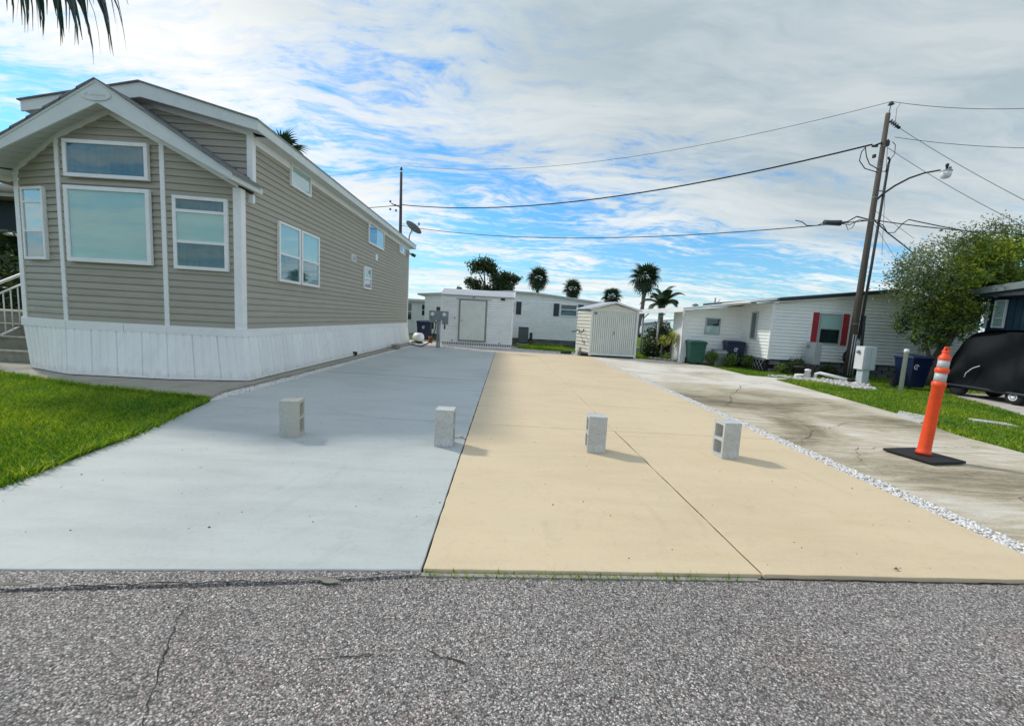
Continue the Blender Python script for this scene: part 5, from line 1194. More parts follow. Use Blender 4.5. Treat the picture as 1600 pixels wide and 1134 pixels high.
# side skirts of cloth with folds
for i, xs in ((0, cx0), (NX, cx1)):
    k = len(cvm.v); rows = 7; cols_ = 22
    for r_i in range(rows+1):
        for c_i in range(cols_+1):
            y = 11.14+(8.10-11.14)*c_i/cols_; 
            ys_ = [p[0] for p in prof][:8]; ztop = float(np.interp(-y, [-11.16, -11.08, -10.98, -10.85, -10.68, -10.35, -8.6, -8.3, -8.2, -8.1], [.5, .8, 1.15, 1.45, 1.64, 1.74, 1.74, 1.62, 1.2, .8]))
            z = .28+(ztop-.28-.02)*r_i/rows; fold = .06*math.sin(c_i*1.3+r_i*.8+math.sin(c_i*.5)*2)+.065*math.sin(c_i*.55-r_i*1.1)+random.uniform(-.015, .015)
            cvm.v.append((xs+(fold-.02 if i == 0 else -fold)+(.06*(r_i/rows)**3 if i == 0 else -.06*(r_i/rows)**3), y, z))
    for r_i in range(rows):
        for c_i in range(cols_): a = k+r_i*(cols_+1)+c_i; cvm.f.append((a, a+1, a+cols_+2, a+cols_+1)); cvm.smooth.append(True)
cvo = cvm.build('cover', 'cover_cloth', CT); ss = cvo.modifiers.new('subsurf', 'SUBSURF'); ss.levels = 1; ss.render_levels = 2
MB().b2((12.22, 8.2, .20), (13.4, 11.08, .30)).build('underbody', 'black_plastic', CT)
MB().tube([(12.17, 11.05, .26), (12.17, 8.2, .26)], .03, 6).build('side_rail', 'shutter_dark', CT)
for (x, y) in ((12.30, 9.58), (13.3, 9.58), (12.30, 10.85), (13.3, 10.85)):
    tw = MB().lathe((x-.09, y, .17), [(.10, 0), (.17, .01), (.18, .05), (.18, .13), (.17, .17)], 20, ax=(1, 0, 0)).build('wheel', 'black_rubber', CT)
    if x < 13 and y < 10: MB().lathe((x-.10, y, .17), [(.0, .0), (.04, .0), (.05, .015), (.085, .0), (.10, .02)], 18, ax=(1, 0, 0)).build('rim', 'logo_white', tw)
MB().tube([(12.14, 10.62, .50), (12.12, 10.58, .62), (12.12, 10.45, .76), (12.13, 10.30, .84)], .010, 6).build('tie_strap', 'logo_white', CT)

# ------------------------------------------------------------------ utility poles and wires
def lathe_pole(c, r0, r1, h, lean, name, m, parent):
    c = Vector(c); MB().tube([c, c+Vector((lean*.5, 0, h*.5)), c+Vector((lean, 0, h))], [r0, (r0+r1)/2, r1], 12).build(name, m, parent)
UPl = thing('utility_pole', (12.76, 15.05, 0), 'tall wooden utility pole carrying the street lamp and many wires', 'utility pole')
P0 = Vector((12.76, 15.05, -.05)); P1 = Vector((12.90, 15.05, 9.22))
# the pole stands clear of the house wall, on the lawn side
P0.y = P1.y = 13.85; kx = 13.85/15.05
P0.x *= kx; P1.x *= kx; P1.z = 1.38+(9.22-1.38)*kx
def pw(x, z, dy=0): return Vector((x*kx, 13.85+dy, 1.38+(z-1.38)*kx))   # a point seen at the pole's distance
UPl.location = (P0.x, P0.y, 0)
MB().tube([P0, P0.lerp(P1, .5), P1], [.115, .090, .064], 14).build('pole_shaft', 'pole_wood', UPl)
for dx in (-.13, .0, .13): MB().tube([pw(12.66+dx*.7+.09, -.02, -.125), pw(12.69+dx*.7+.09, 1.5-.15*(dx > 0), -.12)], .017, 8).build('conduit_cover', 'light_metal', UPl)
MB().tube([pw(12.92, .0, -.16), pw(13.0, 1.1, -.16), pw(12.97, 2.2, -.14)], .045, 8).build('conduit', 'cable', UPl)
for z in (2.0, 5.6, 6.4, 7.4, 8.1): MB().lathe(P0.lerp(P1, (z)/9.2), [(.118-.0055*z, 0), (.121-.0055*z, .0), (.121-.0055*z, .03), (.11-.0055*z, .03)], 14).build('clamp_band', 'gray_metal', UPl)
MB().tube([pw(12.84, 9.25), pw(12.90, 9.05), pw(12.95, 8.3), pw(12.95, 8.0)], .02, 6).build('ground_strap', 'gray_metal', UPl)
MB().tube([pw(12.92, 9.18), pw(12.96, 9.55)], .015, 6).build('insulator_pin', 'gray_metal', UPl)
MB().lathe(pw(12.96, 9.50), [(.03, 0), (.09, .02), (.04, .05), (.07, .07), (.03, .11)], 14).build('top_insulator', 'insulator', UPl)
si = MB()
for i in range(4):
    a = pw(13.02+i*.075, 8.98-i*.045); si.lathe(a, [(.02, 0), (.07, .01), (.03, .045)], 10, ax=(.9, 0, -.45))
si.tube([pw(12.90, 9.02), pw(13.40, 8.76)], .015, 6); si.build('strain_insulator', 'insulator', UPl)
MB().lathe(pw(13.26, 8.83), [(.035, 0), (.045, .12)], 10, ax=(.9, 0, -.45)).build('dead_end_clamp', 'black_plastic', UPl)
br = MB(); br.tube([pw(12.50, 8.10), pw(13.05, 8.35)], .03, 6); br.box(pw(12.98, 8.22), (.14, .12, .16)); br.box(pw(12.62, 7.78), (.07, .08, .1)); br.box(pw(12.60, 8.12), (.16, .06, .05)); br.build('bracket', 'black_plastic', UPl)
# secondary riser pipe beside the pole, held off by stand-offs
RP = thing('riser_pipe', tuple(P0+Vector((.3, -.15, 0))), 'slim dark riser pipe standing beside the wooden utility pole', 'pipe')
MB().tube([pw(13.00, 1.3, .0), pw(13.09, 4.0), pw(13.17, 7.55)], [.042, .040, .036], 8).build('pipe_shaft', 'dark_pole', RP)
MB().tube([pw(13.17, 7.55), pw(13.20, 7.68), pw(13.12, 7.78)], .03, 8).build('weatherhead', 'cable', RP)
for z in (2.0, 6.62): MB().tube([pw(12.80, z), pw(13.12, z)], .018, 6).build('stand_off', 'gray_metal', RP)
# lamp arm
SL = thing('street_lamp', tuple(pw(12.9, 6.3)), 'street lamp with a curved black arm reaching right from the pole', 'street lamp')
arm = [pw(12.88, 6.25), pw(13.1, 6.50), pw(13.5, 6.82), pw(14.0, 7.12), pw(14.5, 7.32), pw(15.05, 7.45)]
MB().tube(arm, [.035, .032, .03, .028, .026, .025], 8).build('arm', 'cable', SL)
lh = pw(15.28, 7.42); MB().lathe(lh, [(.04, .06), (.15, .03), (.155, .0), (.14, -.01)], 20).build('lamp_hood', 'light_metal', SL)
MB().lathe(lh, [(.14, -.012), (.145, -.10), (.13, -.17), (.09, -.21), (.05, -.215)], 20).build('lamp_globe', 'lamp_glass', SL)
MB().lathe(lh, [(.03, .06), (.03, .16), (.045, .16), (.045, .23), (.02, .25)], 10).build('photocell', 'black_plastic', SL)
MB().box(lh+Vector((.10, 0, .10)), (.06, .06, .10)).build('bracket', 'gray_metal', SL)

FP = thing('utility_pole', (-6.9, 26, 0), 'weathered far utility pole rising behind the tan house', 'utility pole')
MB().tube([(-6.86, 26, -.05), (-6.88, 26, 5), (-6.93, 26, 9.85)], [.13, .105, .075], 12).build('pole_shaft', 'dark_pole', FP)
MB().lathe((-6.93, 26, 9.95), [(.03, 0), (.10, .03), (.05, .09), (.08, .12), (.03, .2)], 12).build('top_insulator', 'insulator', FP)
MB().tube([(-6.93, 26, 9.8), (-6.93, 26, 9.98)], .02, 6).build('insulator_pin', 'light_metal', FP)
br = MB(); br.tube([(-7.45, 25.9, 7.95), (-6.85, 25.9, 7.75)], .03, 6)
for x, z in ((-7.5, 8.05), (-7.2, 7.85), (-7.5, 7.6), (-7.15, 7.55)): br.box((x, 25.85, z), (.09, .09, .1))
br.build('bracket', 'black_plastic', FP)

def wire(name, a, b, sag, r, label, m='cable', n=24, group='overhead wires'):
    a, b = Vector(a), Vector(b); pts_ = [a.lerp(b, i/n)-Vector((0, 0, sag*4*(i/n)*(1-i/n))) for i in range(n+1)]
    return tag(MB().tube(pts_, r, 6).build(name, m), label, 'wire', group)
wire('overhead_wire', pw(12.96, 9.62), (-6.94, 26, 10.26), .95, .008, 'thin top wire between the two pole tops', 'cable_thin')
wire('overhead_wire', pw(12.50, 8.17), (-6.85, 26, 7.94), .85, .026, 'thick black cable sagging from the lamp pole to the far pole')
wire('overhead_wire', pw(12.72, 5.58), (-6.85, 26, 6.70), .65, .016, 'lower black cable between the lamp pole and the far pole')
wire('overhead_wire', (-7.0, 26, 7.9), (-26, 30, 8.6), .6, .02, 'cable running left from the far pole behind the tan roof')
wire('overhead_wire', (-6.95, 26, 10.2), (-26, 30, 10.9), .9, .008, 'thin top wire running left from the far pole', 'cable_thin')
def pfar(x, z, d): return Vector((x*d/15.05, d, 1.38+(z-1.38)*d/15.05))
wire('overhead_wire', pw(12.98, 9.62), pfar(21.6, 10.25, 11.5), .25, .008, 'thin top wire leaving the pole to the right', 'cable_thin')
wire('overhead_wire', pw(13.25, 8.46), pfar(22.6, 8.75, 11.5), .20, .008, 'thin wire just below the pole top going right', 'cable_thin')
wire('overhead_wire', pw(13.40, 8.76), pfar(23.0, 4.9, 9), .15, .008, 'thin wire slanting down from the strain insulator', 'cable_thin')
wire('overhead_wire', pw(13.05, 8.10), pfar(20.0, 5.15, 10), .12, .008, 'slanting service wire descending to the right above the tree', 'cable_thin')
wire('guy_wire', pw(13.05, 8.10), (15.6, 17.5, 4.9), .05, .007, 'steep guy wire dropping from the pole into the tree', 'cable_thin')
wire('overhead_wire', pw(12.85, 5.62), pfar(22.0, 5.55, 12), .15, .016, 'upper of two black cables leaving right above the tree')
wire('overhead_wire', pw(14.20, 5.70), pfar(22.0, 5.10, 12), .12, .016, 'lower of two black cables leaving right above the tree')
tag(MB().tube([pw(12.9, 5.6), pw(13.3, 5.45), pw(13.5, 5.2), pw(13.75, 5.22), pw(14.0, 5.55), pw(14.2, 5.70)], .014, 6).build('cable_loop', 'cable'), 'black cable drooping in a loop just right of the pole', 'cable', 'overhead wires')
tag(MB().tube([pw(12.95, 5.6), pw(13.5, 5.2), pw(14.15, 4.8), pw(14.6, 4.5)], .018, 6).build('service_drop', 'cable'), 'black service cable running from the pole down into the tree', 'cable', 'overhead wires')
tag(MB().tube([pw(12.95, 6.0), pw(12.98, 5.9), pw(13.3, 5.75), pw(14.5, 5.05)], .006, 5).build('service_drop', 'cable_thin'), 'fine wire slanting from the pole behind the cable loop', 'cable', 'overhead wires')
tag(MB().tube([pw(12.95, 5.5), pw(13.6, 4.7), pw(14.3, 3.9)], .006, 5).build('service_drop', 'cable_thin'), 'fine wire slanting steeply below the cable loop', 'cable', 'overhead wires')
lp = MB(); lp.tube([pw(12.30, 8.10), pw(12.15, 7.9), pw(12.12, 7.6), pw(12.35, 7.35), pw(12.8, 7.25)], .014, 6); lp.tube([pw(12.25, 8.10), pw(12.35, 7.75), pw(12.5, 7.5), pw(12.85, 7.35)], .014, 6)
lp.tube([pw(12.95, 7.3), pw(13.1, 7.28), pw(13.18, 7.65)], .014, 6); lp.tube([pw(13.2, 8.3), pw(13.32, 8.2), pw(13.34, 7.9), pw(13.18, 7.65)], .010, 6); lp.tube([pw(13.3, 9.6), pw(13.18, 9.4), pw(13.2, 8.95)], .006, 5)
tag(lp.build('jumper_wires', 'cable'), 'looping jumper wires on the upper part of the lamp pole', 'cable', 'overhead wires')
sb = MB(); sb.tube([pw(11.15, 5.42), pw(11.75, 5.46)], .075, 10)
for i in range(8): sb.lathe(pw(11.16+i*.08, 5.425), [(.085, 0), (.085, .02)], 10, ax=(1, 0, .06))
sb.build('splice_case', 'insulator'); so_ = bpy.data.objects['splice_case']; tag(so_, 'dark ribbed splice case hanging on the lower cable left of the pole', 'cable splice')
jw = MB(); jw.tube([pw(11.75, 5.46), pw(12.0, 5.5), pw(12.3, 5.7), pw(12.72, 5.62)], .02, 6); jw.tube([pw(11.75, 5.42), pw(12.1, 5.40), pw(12.4, 5.58), pw(12.72, 5.58)], .014, 6); jw.tube([pw(11.95, 5.4), pw(12.05, 5.22), pw(12.2, 5.3), pw(12.3, 5.55)], .010, 5)
tag(jw.build('jumper_wires', 'cable'), 'tangled jumper wires between the splice case and the pole', 'cable', 'overhead wires')
tag(MB().tube([pw(10.1, 5.44), pw(10.35, 5.40), pw(10.55, 5.28), pw(10.9, 5.30), pw(11.15, 5.42)], .014, 6).build('cable_sling', 'cable'), 'slack loop of cable left of the splice case', 'cable', 'overhead wires')

# ------------------------------------------------------------------ trees and plants
def leaf_cloud(name, centers, radii, n, size, m, parent, squash=.8, per=14, spread=.22):
    """leaf-sized quads gathered in small clusters inside ellipsoidal masses"""
    nc = max(1, n//per); w_ = np.array([r**2.2 for r in radii]); w_ /= w_.sum(); idx = rng.choice(len(centers), nc, p=w_)
    cc_ = np.array(centers, float)[idx]; rr_ = np.array(radii)[idx]
    dirs = rng.normal(size=(nc, 3)); dirs /= np.linalg.norm(dirs, axis=1)[:, None]; rad_ = rng.random(nc)**(1/2.2)
    cl_ = cc_+dirs*(rad_*rr_)[:, None]*np.array([1, 1, squash])
    L = np.repeat(cl_, per, axis=0)+rng.normal(size=(nc*per, 3))*spread*np.repeat(rr_, per)[:, None]*.5
    if name.startswith('crown') and parent.name == 'shade_tree': L = L[~((L[:, 0] > 14.0) & (L[:, 1] < 12.75) & (L[:, 2] < 3.25))]
    k = len(L); a = rng.normal(size=(k, 3)); a /= np.linalg.norm(a, axis=1)[:, None]; b = rng.normal(size=(k, 3)); b -= (a*b).sum(1)[:, None]*a; b /= np.linalg.norm(b, axis=1)[:, None]
    s = size*rng.uniform(.6, 1.35, k)[:, None]; A = L-a*s; B = L+b*s*.42; C2 = L+a*s; D2 = L-b*s*.42
    V = np.stack([A, B, C2, D2], 1).reshape(-1, 3)-np.array(rootloc(parent))
    o = fast_mesh(name, V, 4, m, parent); return o
def limb(mb, a, b, r0, r1, bend=.12, n=5):
    a, b = Vector(a), Vector(b); off = Vector((random.uniform(-1, 1), random.uniform(-1, 1), random.uniform(-.3, .6)))*(b-a).length*bend
    mb.tube([a.lerp(b, i/n)+off*math.sin(math.pi*i/n) for i in range(n+1)], [r0+(r1-r0)*i/n for i in range(n+1)], 7)
RTt = thing('shade_tree', (13.6, 12.9, 0), 'leaning tree with yellow-green leaves over the blue bin', 'tree')
trk = MB(); T0 = (13.55, 12.9, -.05)
trk.tube([T0, (13.62, 12.9, .5), (13.85, 12.9, 1.1), (14.1, 12.8, 1.9), (14.2, 12.8, 2.6)], [.19, .15, .13, .11, .09], 10)
trk.tube([(13.62, 12.9, .5), (13.45, 12.85, .9), (13.2, 12.8, 1.4)], [.08, .06, .03], 8)
RTt_cent = []
for (cx_, cy_, cz_, r_) in ((13.2, 12.9, 2.05, .75), (13.9, 12.6, 2.3, .9), (14.7, 12.9, 2.3, .95), (13.0, 13.0, 3.0, .65), (13.9, 12.9, 3.3, .9), (14.9, 12.8, 3.4, 1.0), (15.7, 12.9, 3.2, .9), (14.5, 12.9, 4.1, .8), (15.2, 12.9, 4.3, .7), (15.9, 13.1, 3.9, .6), (13.3, 12.8, 1.45, .45)):
    RTt_cent.append(((cx_, cy_, cz_), r_)); limb(trk, (14.05+random.uniform(-.1, .15), 12.85, 1.7+random.uniform(0, .7)), (cx_, cy_, cz_), .05, .012, .15)
for tip in ((12.5, 12.9, 4.15), (12.9, 12.9, 4.3), (15.0, 12.9, 5.15), (15.9, 12.9, 5.05), (16.7, 13, 4.6), (16.4, 13, 5.0), (12.4, 12.8, 3.4)):
    limb(trk, (14.2, 12.85, 2.6), tip, .04, .006, .12, 6)
    for k_ in range(5):
        f = random.uniform(.5, 1); p = Vector((14.2, 12.85, 2.6)).lerp(Vector(tip), f); limb(trk, p, p+Vector((random.uniform(-.4, .4), random.uniform(-.3, .3), random.uniform(.05, .5))), .008, .003, .1, 3)
trk.build('trunk', 'bark', RTt)
cs = [c for c, r in RTt_cent]; rs = [r for c, r in RTt_cent]
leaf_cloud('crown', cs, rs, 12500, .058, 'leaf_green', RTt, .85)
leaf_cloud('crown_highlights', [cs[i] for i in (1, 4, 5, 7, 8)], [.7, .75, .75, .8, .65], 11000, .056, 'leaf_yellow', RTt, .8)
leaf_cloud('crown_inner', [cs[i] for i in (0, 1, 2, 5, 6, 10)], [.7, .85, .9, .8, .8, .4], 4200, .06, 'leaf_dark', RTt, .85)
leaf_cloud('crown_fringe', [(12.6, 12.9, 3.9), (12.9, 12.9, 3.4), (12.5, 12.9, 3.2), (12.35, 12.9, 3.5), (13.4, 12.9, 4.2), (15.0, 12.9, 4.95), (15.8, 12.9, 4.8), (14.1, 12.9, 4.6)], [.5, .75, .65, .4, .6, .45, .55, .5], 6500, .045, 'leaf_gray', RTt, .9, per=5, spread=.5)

BT = thing('oak_tree', (-2.2, 40, 0), 'dark spreading tree with an open crown behind the white shed', 'tree')
tk = MB(); tk.tube([(-2.0, 40, 0), (-2.0, 40, 2.5), (-1.9, 40, 3.6)], [.35, .28, .22], 9)
bl = [((-3.4, 40, 6.2), .75), ((-2.5, 40, 6.3), .9), ((-1.8, 40, 6.0), .7), ((-3.3, 40, 4.4), .8), ((-4.0, 40, 4.7), .45), ((-2.3, 40, 4.0), .6), ((-1.1, 40, 5.0), .9), ((-.4, 40, 4.4), .9), ((.2, 40, 5.1), .6), ((-1.5, 40, 3.9), .7), ((-4.8, 40, 3.9), .3), ((.75, 40, 5.3), .35), ((-.4, 40, 5.4), .6)]
for c_, r_ in bl: limb(tk, (-1.95, 40, 2.9), c_, .12, .03, .12, 6)
tk.build('trunk', 'bark', BT)
leaf_cloud('crown', [c_ for c_, r_ in bl], [r_ for c_, r_ in bl], 9000, .12, 'leaf_dark', BT, .8, per=10, spread=.45)

# fan palm fronds -----------------------------------------------------------
def fan_frond_mesh(name, m, pet=.55, blade=.85, nl=17, droop=.35, span=R(240), width=.05, split=.45):
    mb = MB(); pts_ = [(0, 0, 0), (pet*.5, 0, .06*pet), (pet, 0, -.04*pet)]; mb.tube(pts_, [.016, .012, .009], 5)
    for i in range(nl):
        a = -span/2+span*i/(nl-1); L = blade*(1-.25*abs(a)/(span/2))*random.uniform(.92, 1.06); prev = None
        for s_ in range(6):
            f = s_/5; r = L*f; dz = -droop*L*f*f*(1+.4*random.random()*0)-.04*pet+.12*L*math.sin(f*math.pi)*.5
            w_ = width*(1.0 if f < split else (1-(f-split)/(1-split))**.9)*L/.85+.002; w_ *= (.5+f/split*.5) if f < split else 1
            x = pet+r*math.cos(a)*(1-.15*f*f); y = r*math.sin(a); nx, ny = -math.sin(a), math.cos(a)
            cur = [(x+nx*w_, y+ny*w_, dz+.25*w_), (x, y, dz-.25*w_), (x-nx*w_, y-ny*w_, dz+.25*w_)]
            if prev: mb.poly(prev+cur, [(0, 1, 4, 3), (1, 2, 5, 4)])
            prev = cur
    me = bpy.data.meshes.new(name); me.from_pydata(mb.v, [], mb.f); me.materials.append(MATS[m]); me.update(); return me
FAN = [fan_frond_mesh('frond', 'palm_leaf', droop=d_) for d_ in (.25, .45, .7)]
DEADF = fan_frond_mesh('frond', 'palm_dead', droop=.8, nl=14)
def fan_palm(name, label, base, top_, r0, r1, sc, nf, group='cabbage palms', bend=0.0):
    o = thing(name, base, label, 'palm tree', group); b, t_ = Vector(base), Vector(top_)
    mb = MB(); n = 10; mb.tube([b.lerp(t_, i/n)+Vector((bend*math.sin(math.pi*i/n), 0, 0)) for i in range(n+1)], [(r0+(r1-r0)*i/n)*(1.07 if i % 2 else .97) for i in range(n+1)], 10)
    mb.build('trunk', 'palm_bark', o); tl = t_-b
    for i in range(nf):
        f = (i+.5)/nf; el = R(72)-R(140)*f; az = i*2.399+random.uniform(-.3, .3)
        me = FAN[0] if f < .35 else (FAN[1] if f < .7 else FAN[2])
        inst('frond', me, o, tl+Vector((0, 0, .05)), Euler((random.uniform(-.4, .4), -el, az), 'XYZ'), sc*random.uniform(.85, 1.1))
    return o
fan_palm('cabbage_palm', 'dark cabbage palm standing behind the arched roof near its middle', (2.6, 38, 0), (2.57, 38, 5.15), .16, .13, .98, 34)
fan_palm('cabbage_palm', 'cabbage palm whose crown just clears the arched roof at right', (6.1, 40, 0), (6.1, 40, 4.55), .16, .13, .92, 30)
fan_palm('cabbage_palm', 'cabbage palm rising directly behind the beige shed roof', (8.9, 36, 0), (8.9, 36, 3.75), .16, .13, .82, 30)
fan_palm('cabbage_palm', 'tallest cabbage palm on a bare curved trunk right of the beige shed', (9.25, 30, 0), (9.72, 30, 4.85), .15, .12, 1.02, 38, bend=.22)
fan_palm('cabbage_palm', 'cabbage palm peeking over the roof ridge of the tan house', (-11.75, 22, 0), (-11.9, 22, 9.15), .18, .14, .95, 26)
# feather palm behind the carport
def feather_mesh(name, m, L=1.6, nl=30, arch_=.9):
    mb = MB(); P_ = []
    for i in range(nl+1):
        f = i/nl; P_.append(Vector((L*math.sin(f*1.25)/1.0*.85, 0, L*(.45*math.sin(f*1.6)-arch_*.55*f*f))))
    mb.tube(P_, [.022*(1-.85*i/nl)+.003 for i in range(nl+1)], 5)
    for i in range(2, nl+1):
        f = i/nl; ll = .42*math.sin(math.pi*min(1, .15+f*.85))**.6*L/1.6
        for s_ in (-1, 1):
            p = P_[i]; d = (P_[i]-P_[i-1]).normalized(); tip = p+d*ll*.35+Vector((0, s_*ll*.85, -ll*.38)); w_ = d*.034
            md = p.lerp(tip, .5)+Vector((0, 0, .03)); mb.poly([p-w_, p+w_, md+w_, md-w_, tip], [(0, 1, 2, 3), (3, 2, 4)])
    me = bpy.data.meshes.new(name); me.from_pydata(mb.v, [], mb.f); me.materials.append(MATS[m]); me.update(); return me
FEA = feather_mesh('frond', 'palm_leaf', 1.5)
QP = thing('feather_palm', (9.75, 26, 0), 'feather-leaved palm with arching fronds behind the carport', 'palm tree')
MB().tube([(9.75, 26, 0), (9.7, 26, 1.5), (9.7, 26, 2.75)], [.15, .12, .10], 9).build('trunk', 'palm_bark', QP)
for i in range(13):
    inst('frond', FEA, QP, (-.05, 0, 2.75), Euler((0, R(-62)+R(85)*(i/13), i*2.399), 'XYZ'), random.uniform(.95, 1.2))
# near palm: crown just outside the frame, hanging fronds reach in at top left
NP = thing('near_palm', (-4.0, 2.50, 0), 'near cabbage palm whose hanging frond tips enter the top left corner', 'palm tree')
MB().tube([(-4.0, 2.50, -.03), (-4.05, 2.50, 1.5), (-3.85, 2.50, 3.15)], [.18, .15, .13], 12).build('trunk', 'palm_bark', NP)
def near_frond(name):
    mb = MB(); pet = .8
    P_ = [Vector((0, 0, 0)), Vector((.35, 0, .22)), Vector((.62, 0, .28)), Vector((.85, 0, .16))]; mb.tube(P_, [.02, .016, .012, .01], 6)
    nl = 30
    for i in range(nl):
        a = -R(105)+R(210)*i/(nl-1); L = .92*(1-.22*abs(a)/R(105))*random.uniform(.9, 1.08); prev = None; jit = random.uniform(-.05, .05)
        for s_ in range(9):
            f = s_/8; h = L*f
            x = .85+math.cos(a)*(.42*math.sin(min(1, f*1.2)*1.5))*L+jit*f; y = math.sin(a)*(.55*math.sin(min(1, f*1.1)*1.5))*L+jit*f; zz_ = .16+.05*f-.78*L*f**1.7
            w_ = .027*(min(1, .45+f*1.4) if f < .45 else (1-(f-.45)/.55)**1.1)+.0012
            nx, ny = -math.sin(a), math.cos(a); cur = [(x+nx*w_, y+ny*w_, zz_+.3*w_), (x, y, zz_-.3*w_), (x-nx*w_, y-ny*w_, zz_+.3*w_)]
            if prev: mb.poly(prev+cur, [(0, 1, 4, 3), (1, 2, 5, 4)])
            prev = cur
    me = bpy.data.meshes.new(name); me.from_pydata(mb.v, [], mb.f); me.materials.append(MATS['palm_leaf_near']); me.update(); return me
NF = [near_frond('frond') for _ in range(3)]
for i, (az, el, s_, dz) in enumerate(((R(-24), .02, .90, .0), (R(14), .02, .95, .0), (R(-8), -.10, 1.02, .12), (R(5), -.2, 1.12, .20), (R(-16), -.15, 1.1, .16), (R(20), -.05, 1.02, .1), (R(0), .1, .84, .0), (R(-40), .0, 1.0, .02), (R(-60), .1, 1.0, .09), (R(240), .1, 1.0, .09), (R(285), .1, 1.0, .1), (R(10), -.6, .9, .25), (R(250), -.7, .9, .3), (R(-30), .05, 1.0, .06), (R(-48), -.05, 1.12, .1))):
    inst('frond', NF[i % 3], NP, (.10 if i < 13 else .0, 0, 3.46+dz), Euler((0, el, az), 'XYZ'), s_)

def shrub(name, label, c, r, n, leaf, m, trunk=True, squash=1.0, cat='shrub', group=None, ls=.04):
    o = thing(name, (c[0], c[1], -.03), label, cat, group)
    mb = MB()
    for i in range(6): limb(mb, (c[0], c[1], -.03), (c[0]+random.uniform(-.6, .6)*r, c[1]+random.uniform(-.4, .4)*r, c[2]+random.uniform(-.2, .6)*r), .012, .004, .1, 3)
    mb.build('stem', 'bark', o); leaf_cloud('foliage', [tuple(c), (c[0]-.4*r, c[1], c[2]-.3*r), (c[0]+.4*r, c[1], c[2]-.2*r)], [r, r*.7, r*.7], n, ls, m, o, squash, per=6, spread=.4); return o
shrub('garden_bush', 'dark bush with a few white flowers beneath the carport', (7.15, 18.9, .85), .66, 4200, 0, 'leaf_dark', ls=.07)
shrub('garden_bush', 'low dark bush at the lawn edge before the carport', (6.55, 18.3, .42), .42, 2000, 0, 'leaf_dark', ls=.06)
fw = MB()
for i in range(26): p = (6.25+random.random()*.8, 17.8+random.random()*.6, .2+random.random()*.75); fw.lathe(p, [(.01, 0), (.035, .01), (.0, .03)], 6)
tag(fw.build('white_flowers', 'flower_white', kind='stuff'), 'scattered white flowers on the bushes beneath the carport', 'flowers')
def spiky(name, label, base, h, n, L, m):
    o = thing(name, base, label, 'plant'); b = Vector(base); MB().tube([b, b+Vector((.02, 0, h))], [.035, .03], 8).build('trunk', 'palm_bark', o)
    mb = MB()
    for i in range(n):
        az = i*2.399; el = R(75)-R(120)*i/n; d = Vector((math.cos(az)*math.cos(el), math.sin(az)*math.cos(el), math.sin(el))); s_ = d.cross(Vector((0, 0, 1))).normalized()*.034
        p = b+Vector((.02, 0, h)); q = p+d*L*.55; t_ = p+d*L-Vector((0, 0, L*.25)); mb.poly([p-s_*.5, p+s_*.5, q+s_, q-s_, t_], [(0, 1, 2, 3), (3, 2, 4)])
    mb.build('leaves', m, o); return o
spiky('dragon_plant', 'yellow-green spiky plant on a pale stem before the carport', (6.86, 17.0, -.03), 1.0, 60, .42, 'yucca_leaf')
spiky('dragon_plant', 'shorter yellow-green spiky plant left of the taller one', (6.72, 17.7, -.03), .85, 40, .36, 'yucca_leaf')
rk = MB()
for i in range(9): rk.lathe((6.2+.12*i+random.uniform(-.05, .05), 17.35-.09*i+random.uniform(-.1, .1), -.04), [(.10, 0), (.13, .05), (.09, .12), (.0, .15)], 7)
tag(rk.build('garden_rocks', 'rock', kind='stuff'), 'small rocks edging the plant bed before the carport', 'rocks')
SP = [((8.02, 15.85, .35), .22, 'leaf_green', 'leafy plant between the green bin and the gray planter'), ((8.62, 15.6, .30), .26, 'leaf_green', 'leafy shrub in front of the blue bin at the white house'),
      ((9.25, 15.5, .30), .24, 'leaf_green', 'leafy shrub right of the blue bin at the white house'), ((10.1, 14.1, .32), .28, 'leaf_dark', 'dark shrub against the block skirting left of the utility box'),
      ((11.3, 14.1, .22), .25, 'leaf_dark', 'low dark shrub between utility box and hose reel'), ((9.75, 14.3, .15), .18, 'leaf_green', 'small green plant at the corner of the block skirting')]
for c_, r_, m_, lb in SP: shrub('foundation_shrub', lb, c_, r_, 620, 0, m_, group='shrubs along the white house', ls=.045)
PLt = thing('planter_box', (8.4, 15.95, 0), 'low gray planter box between the two wheeled bins', 'planter')
MB().b2((8.15, 15.85, -.03), (8.62, 16.2, .62)).build('planter_body', 'gray_metal', PLt, bevel=.02)
MB().b2((8.13, 15.83, .50), (8.64, 16.22, .56)).build('planter_rim', 'light_metal', PLt)
BK = thing('plant_pot', (10.0, 13.9, 0), 'dark round pot at the foot of the block skirting', 'pot')
MB().lathe((10.02, 13.75, -.03), [(.12, 0), (.16, .30), (.18, .30), (.18, .35), (.14, .35)], 14).build('pot_body', 'mulch', BK)
tag(MB().lathe((10.28, 13.72, -.03), [(.06, 0), (.07, .16), (.04, .2)], 10).build('white_jug', 'pvc'), 'small white jug standing by the dark round pot', 'jug')
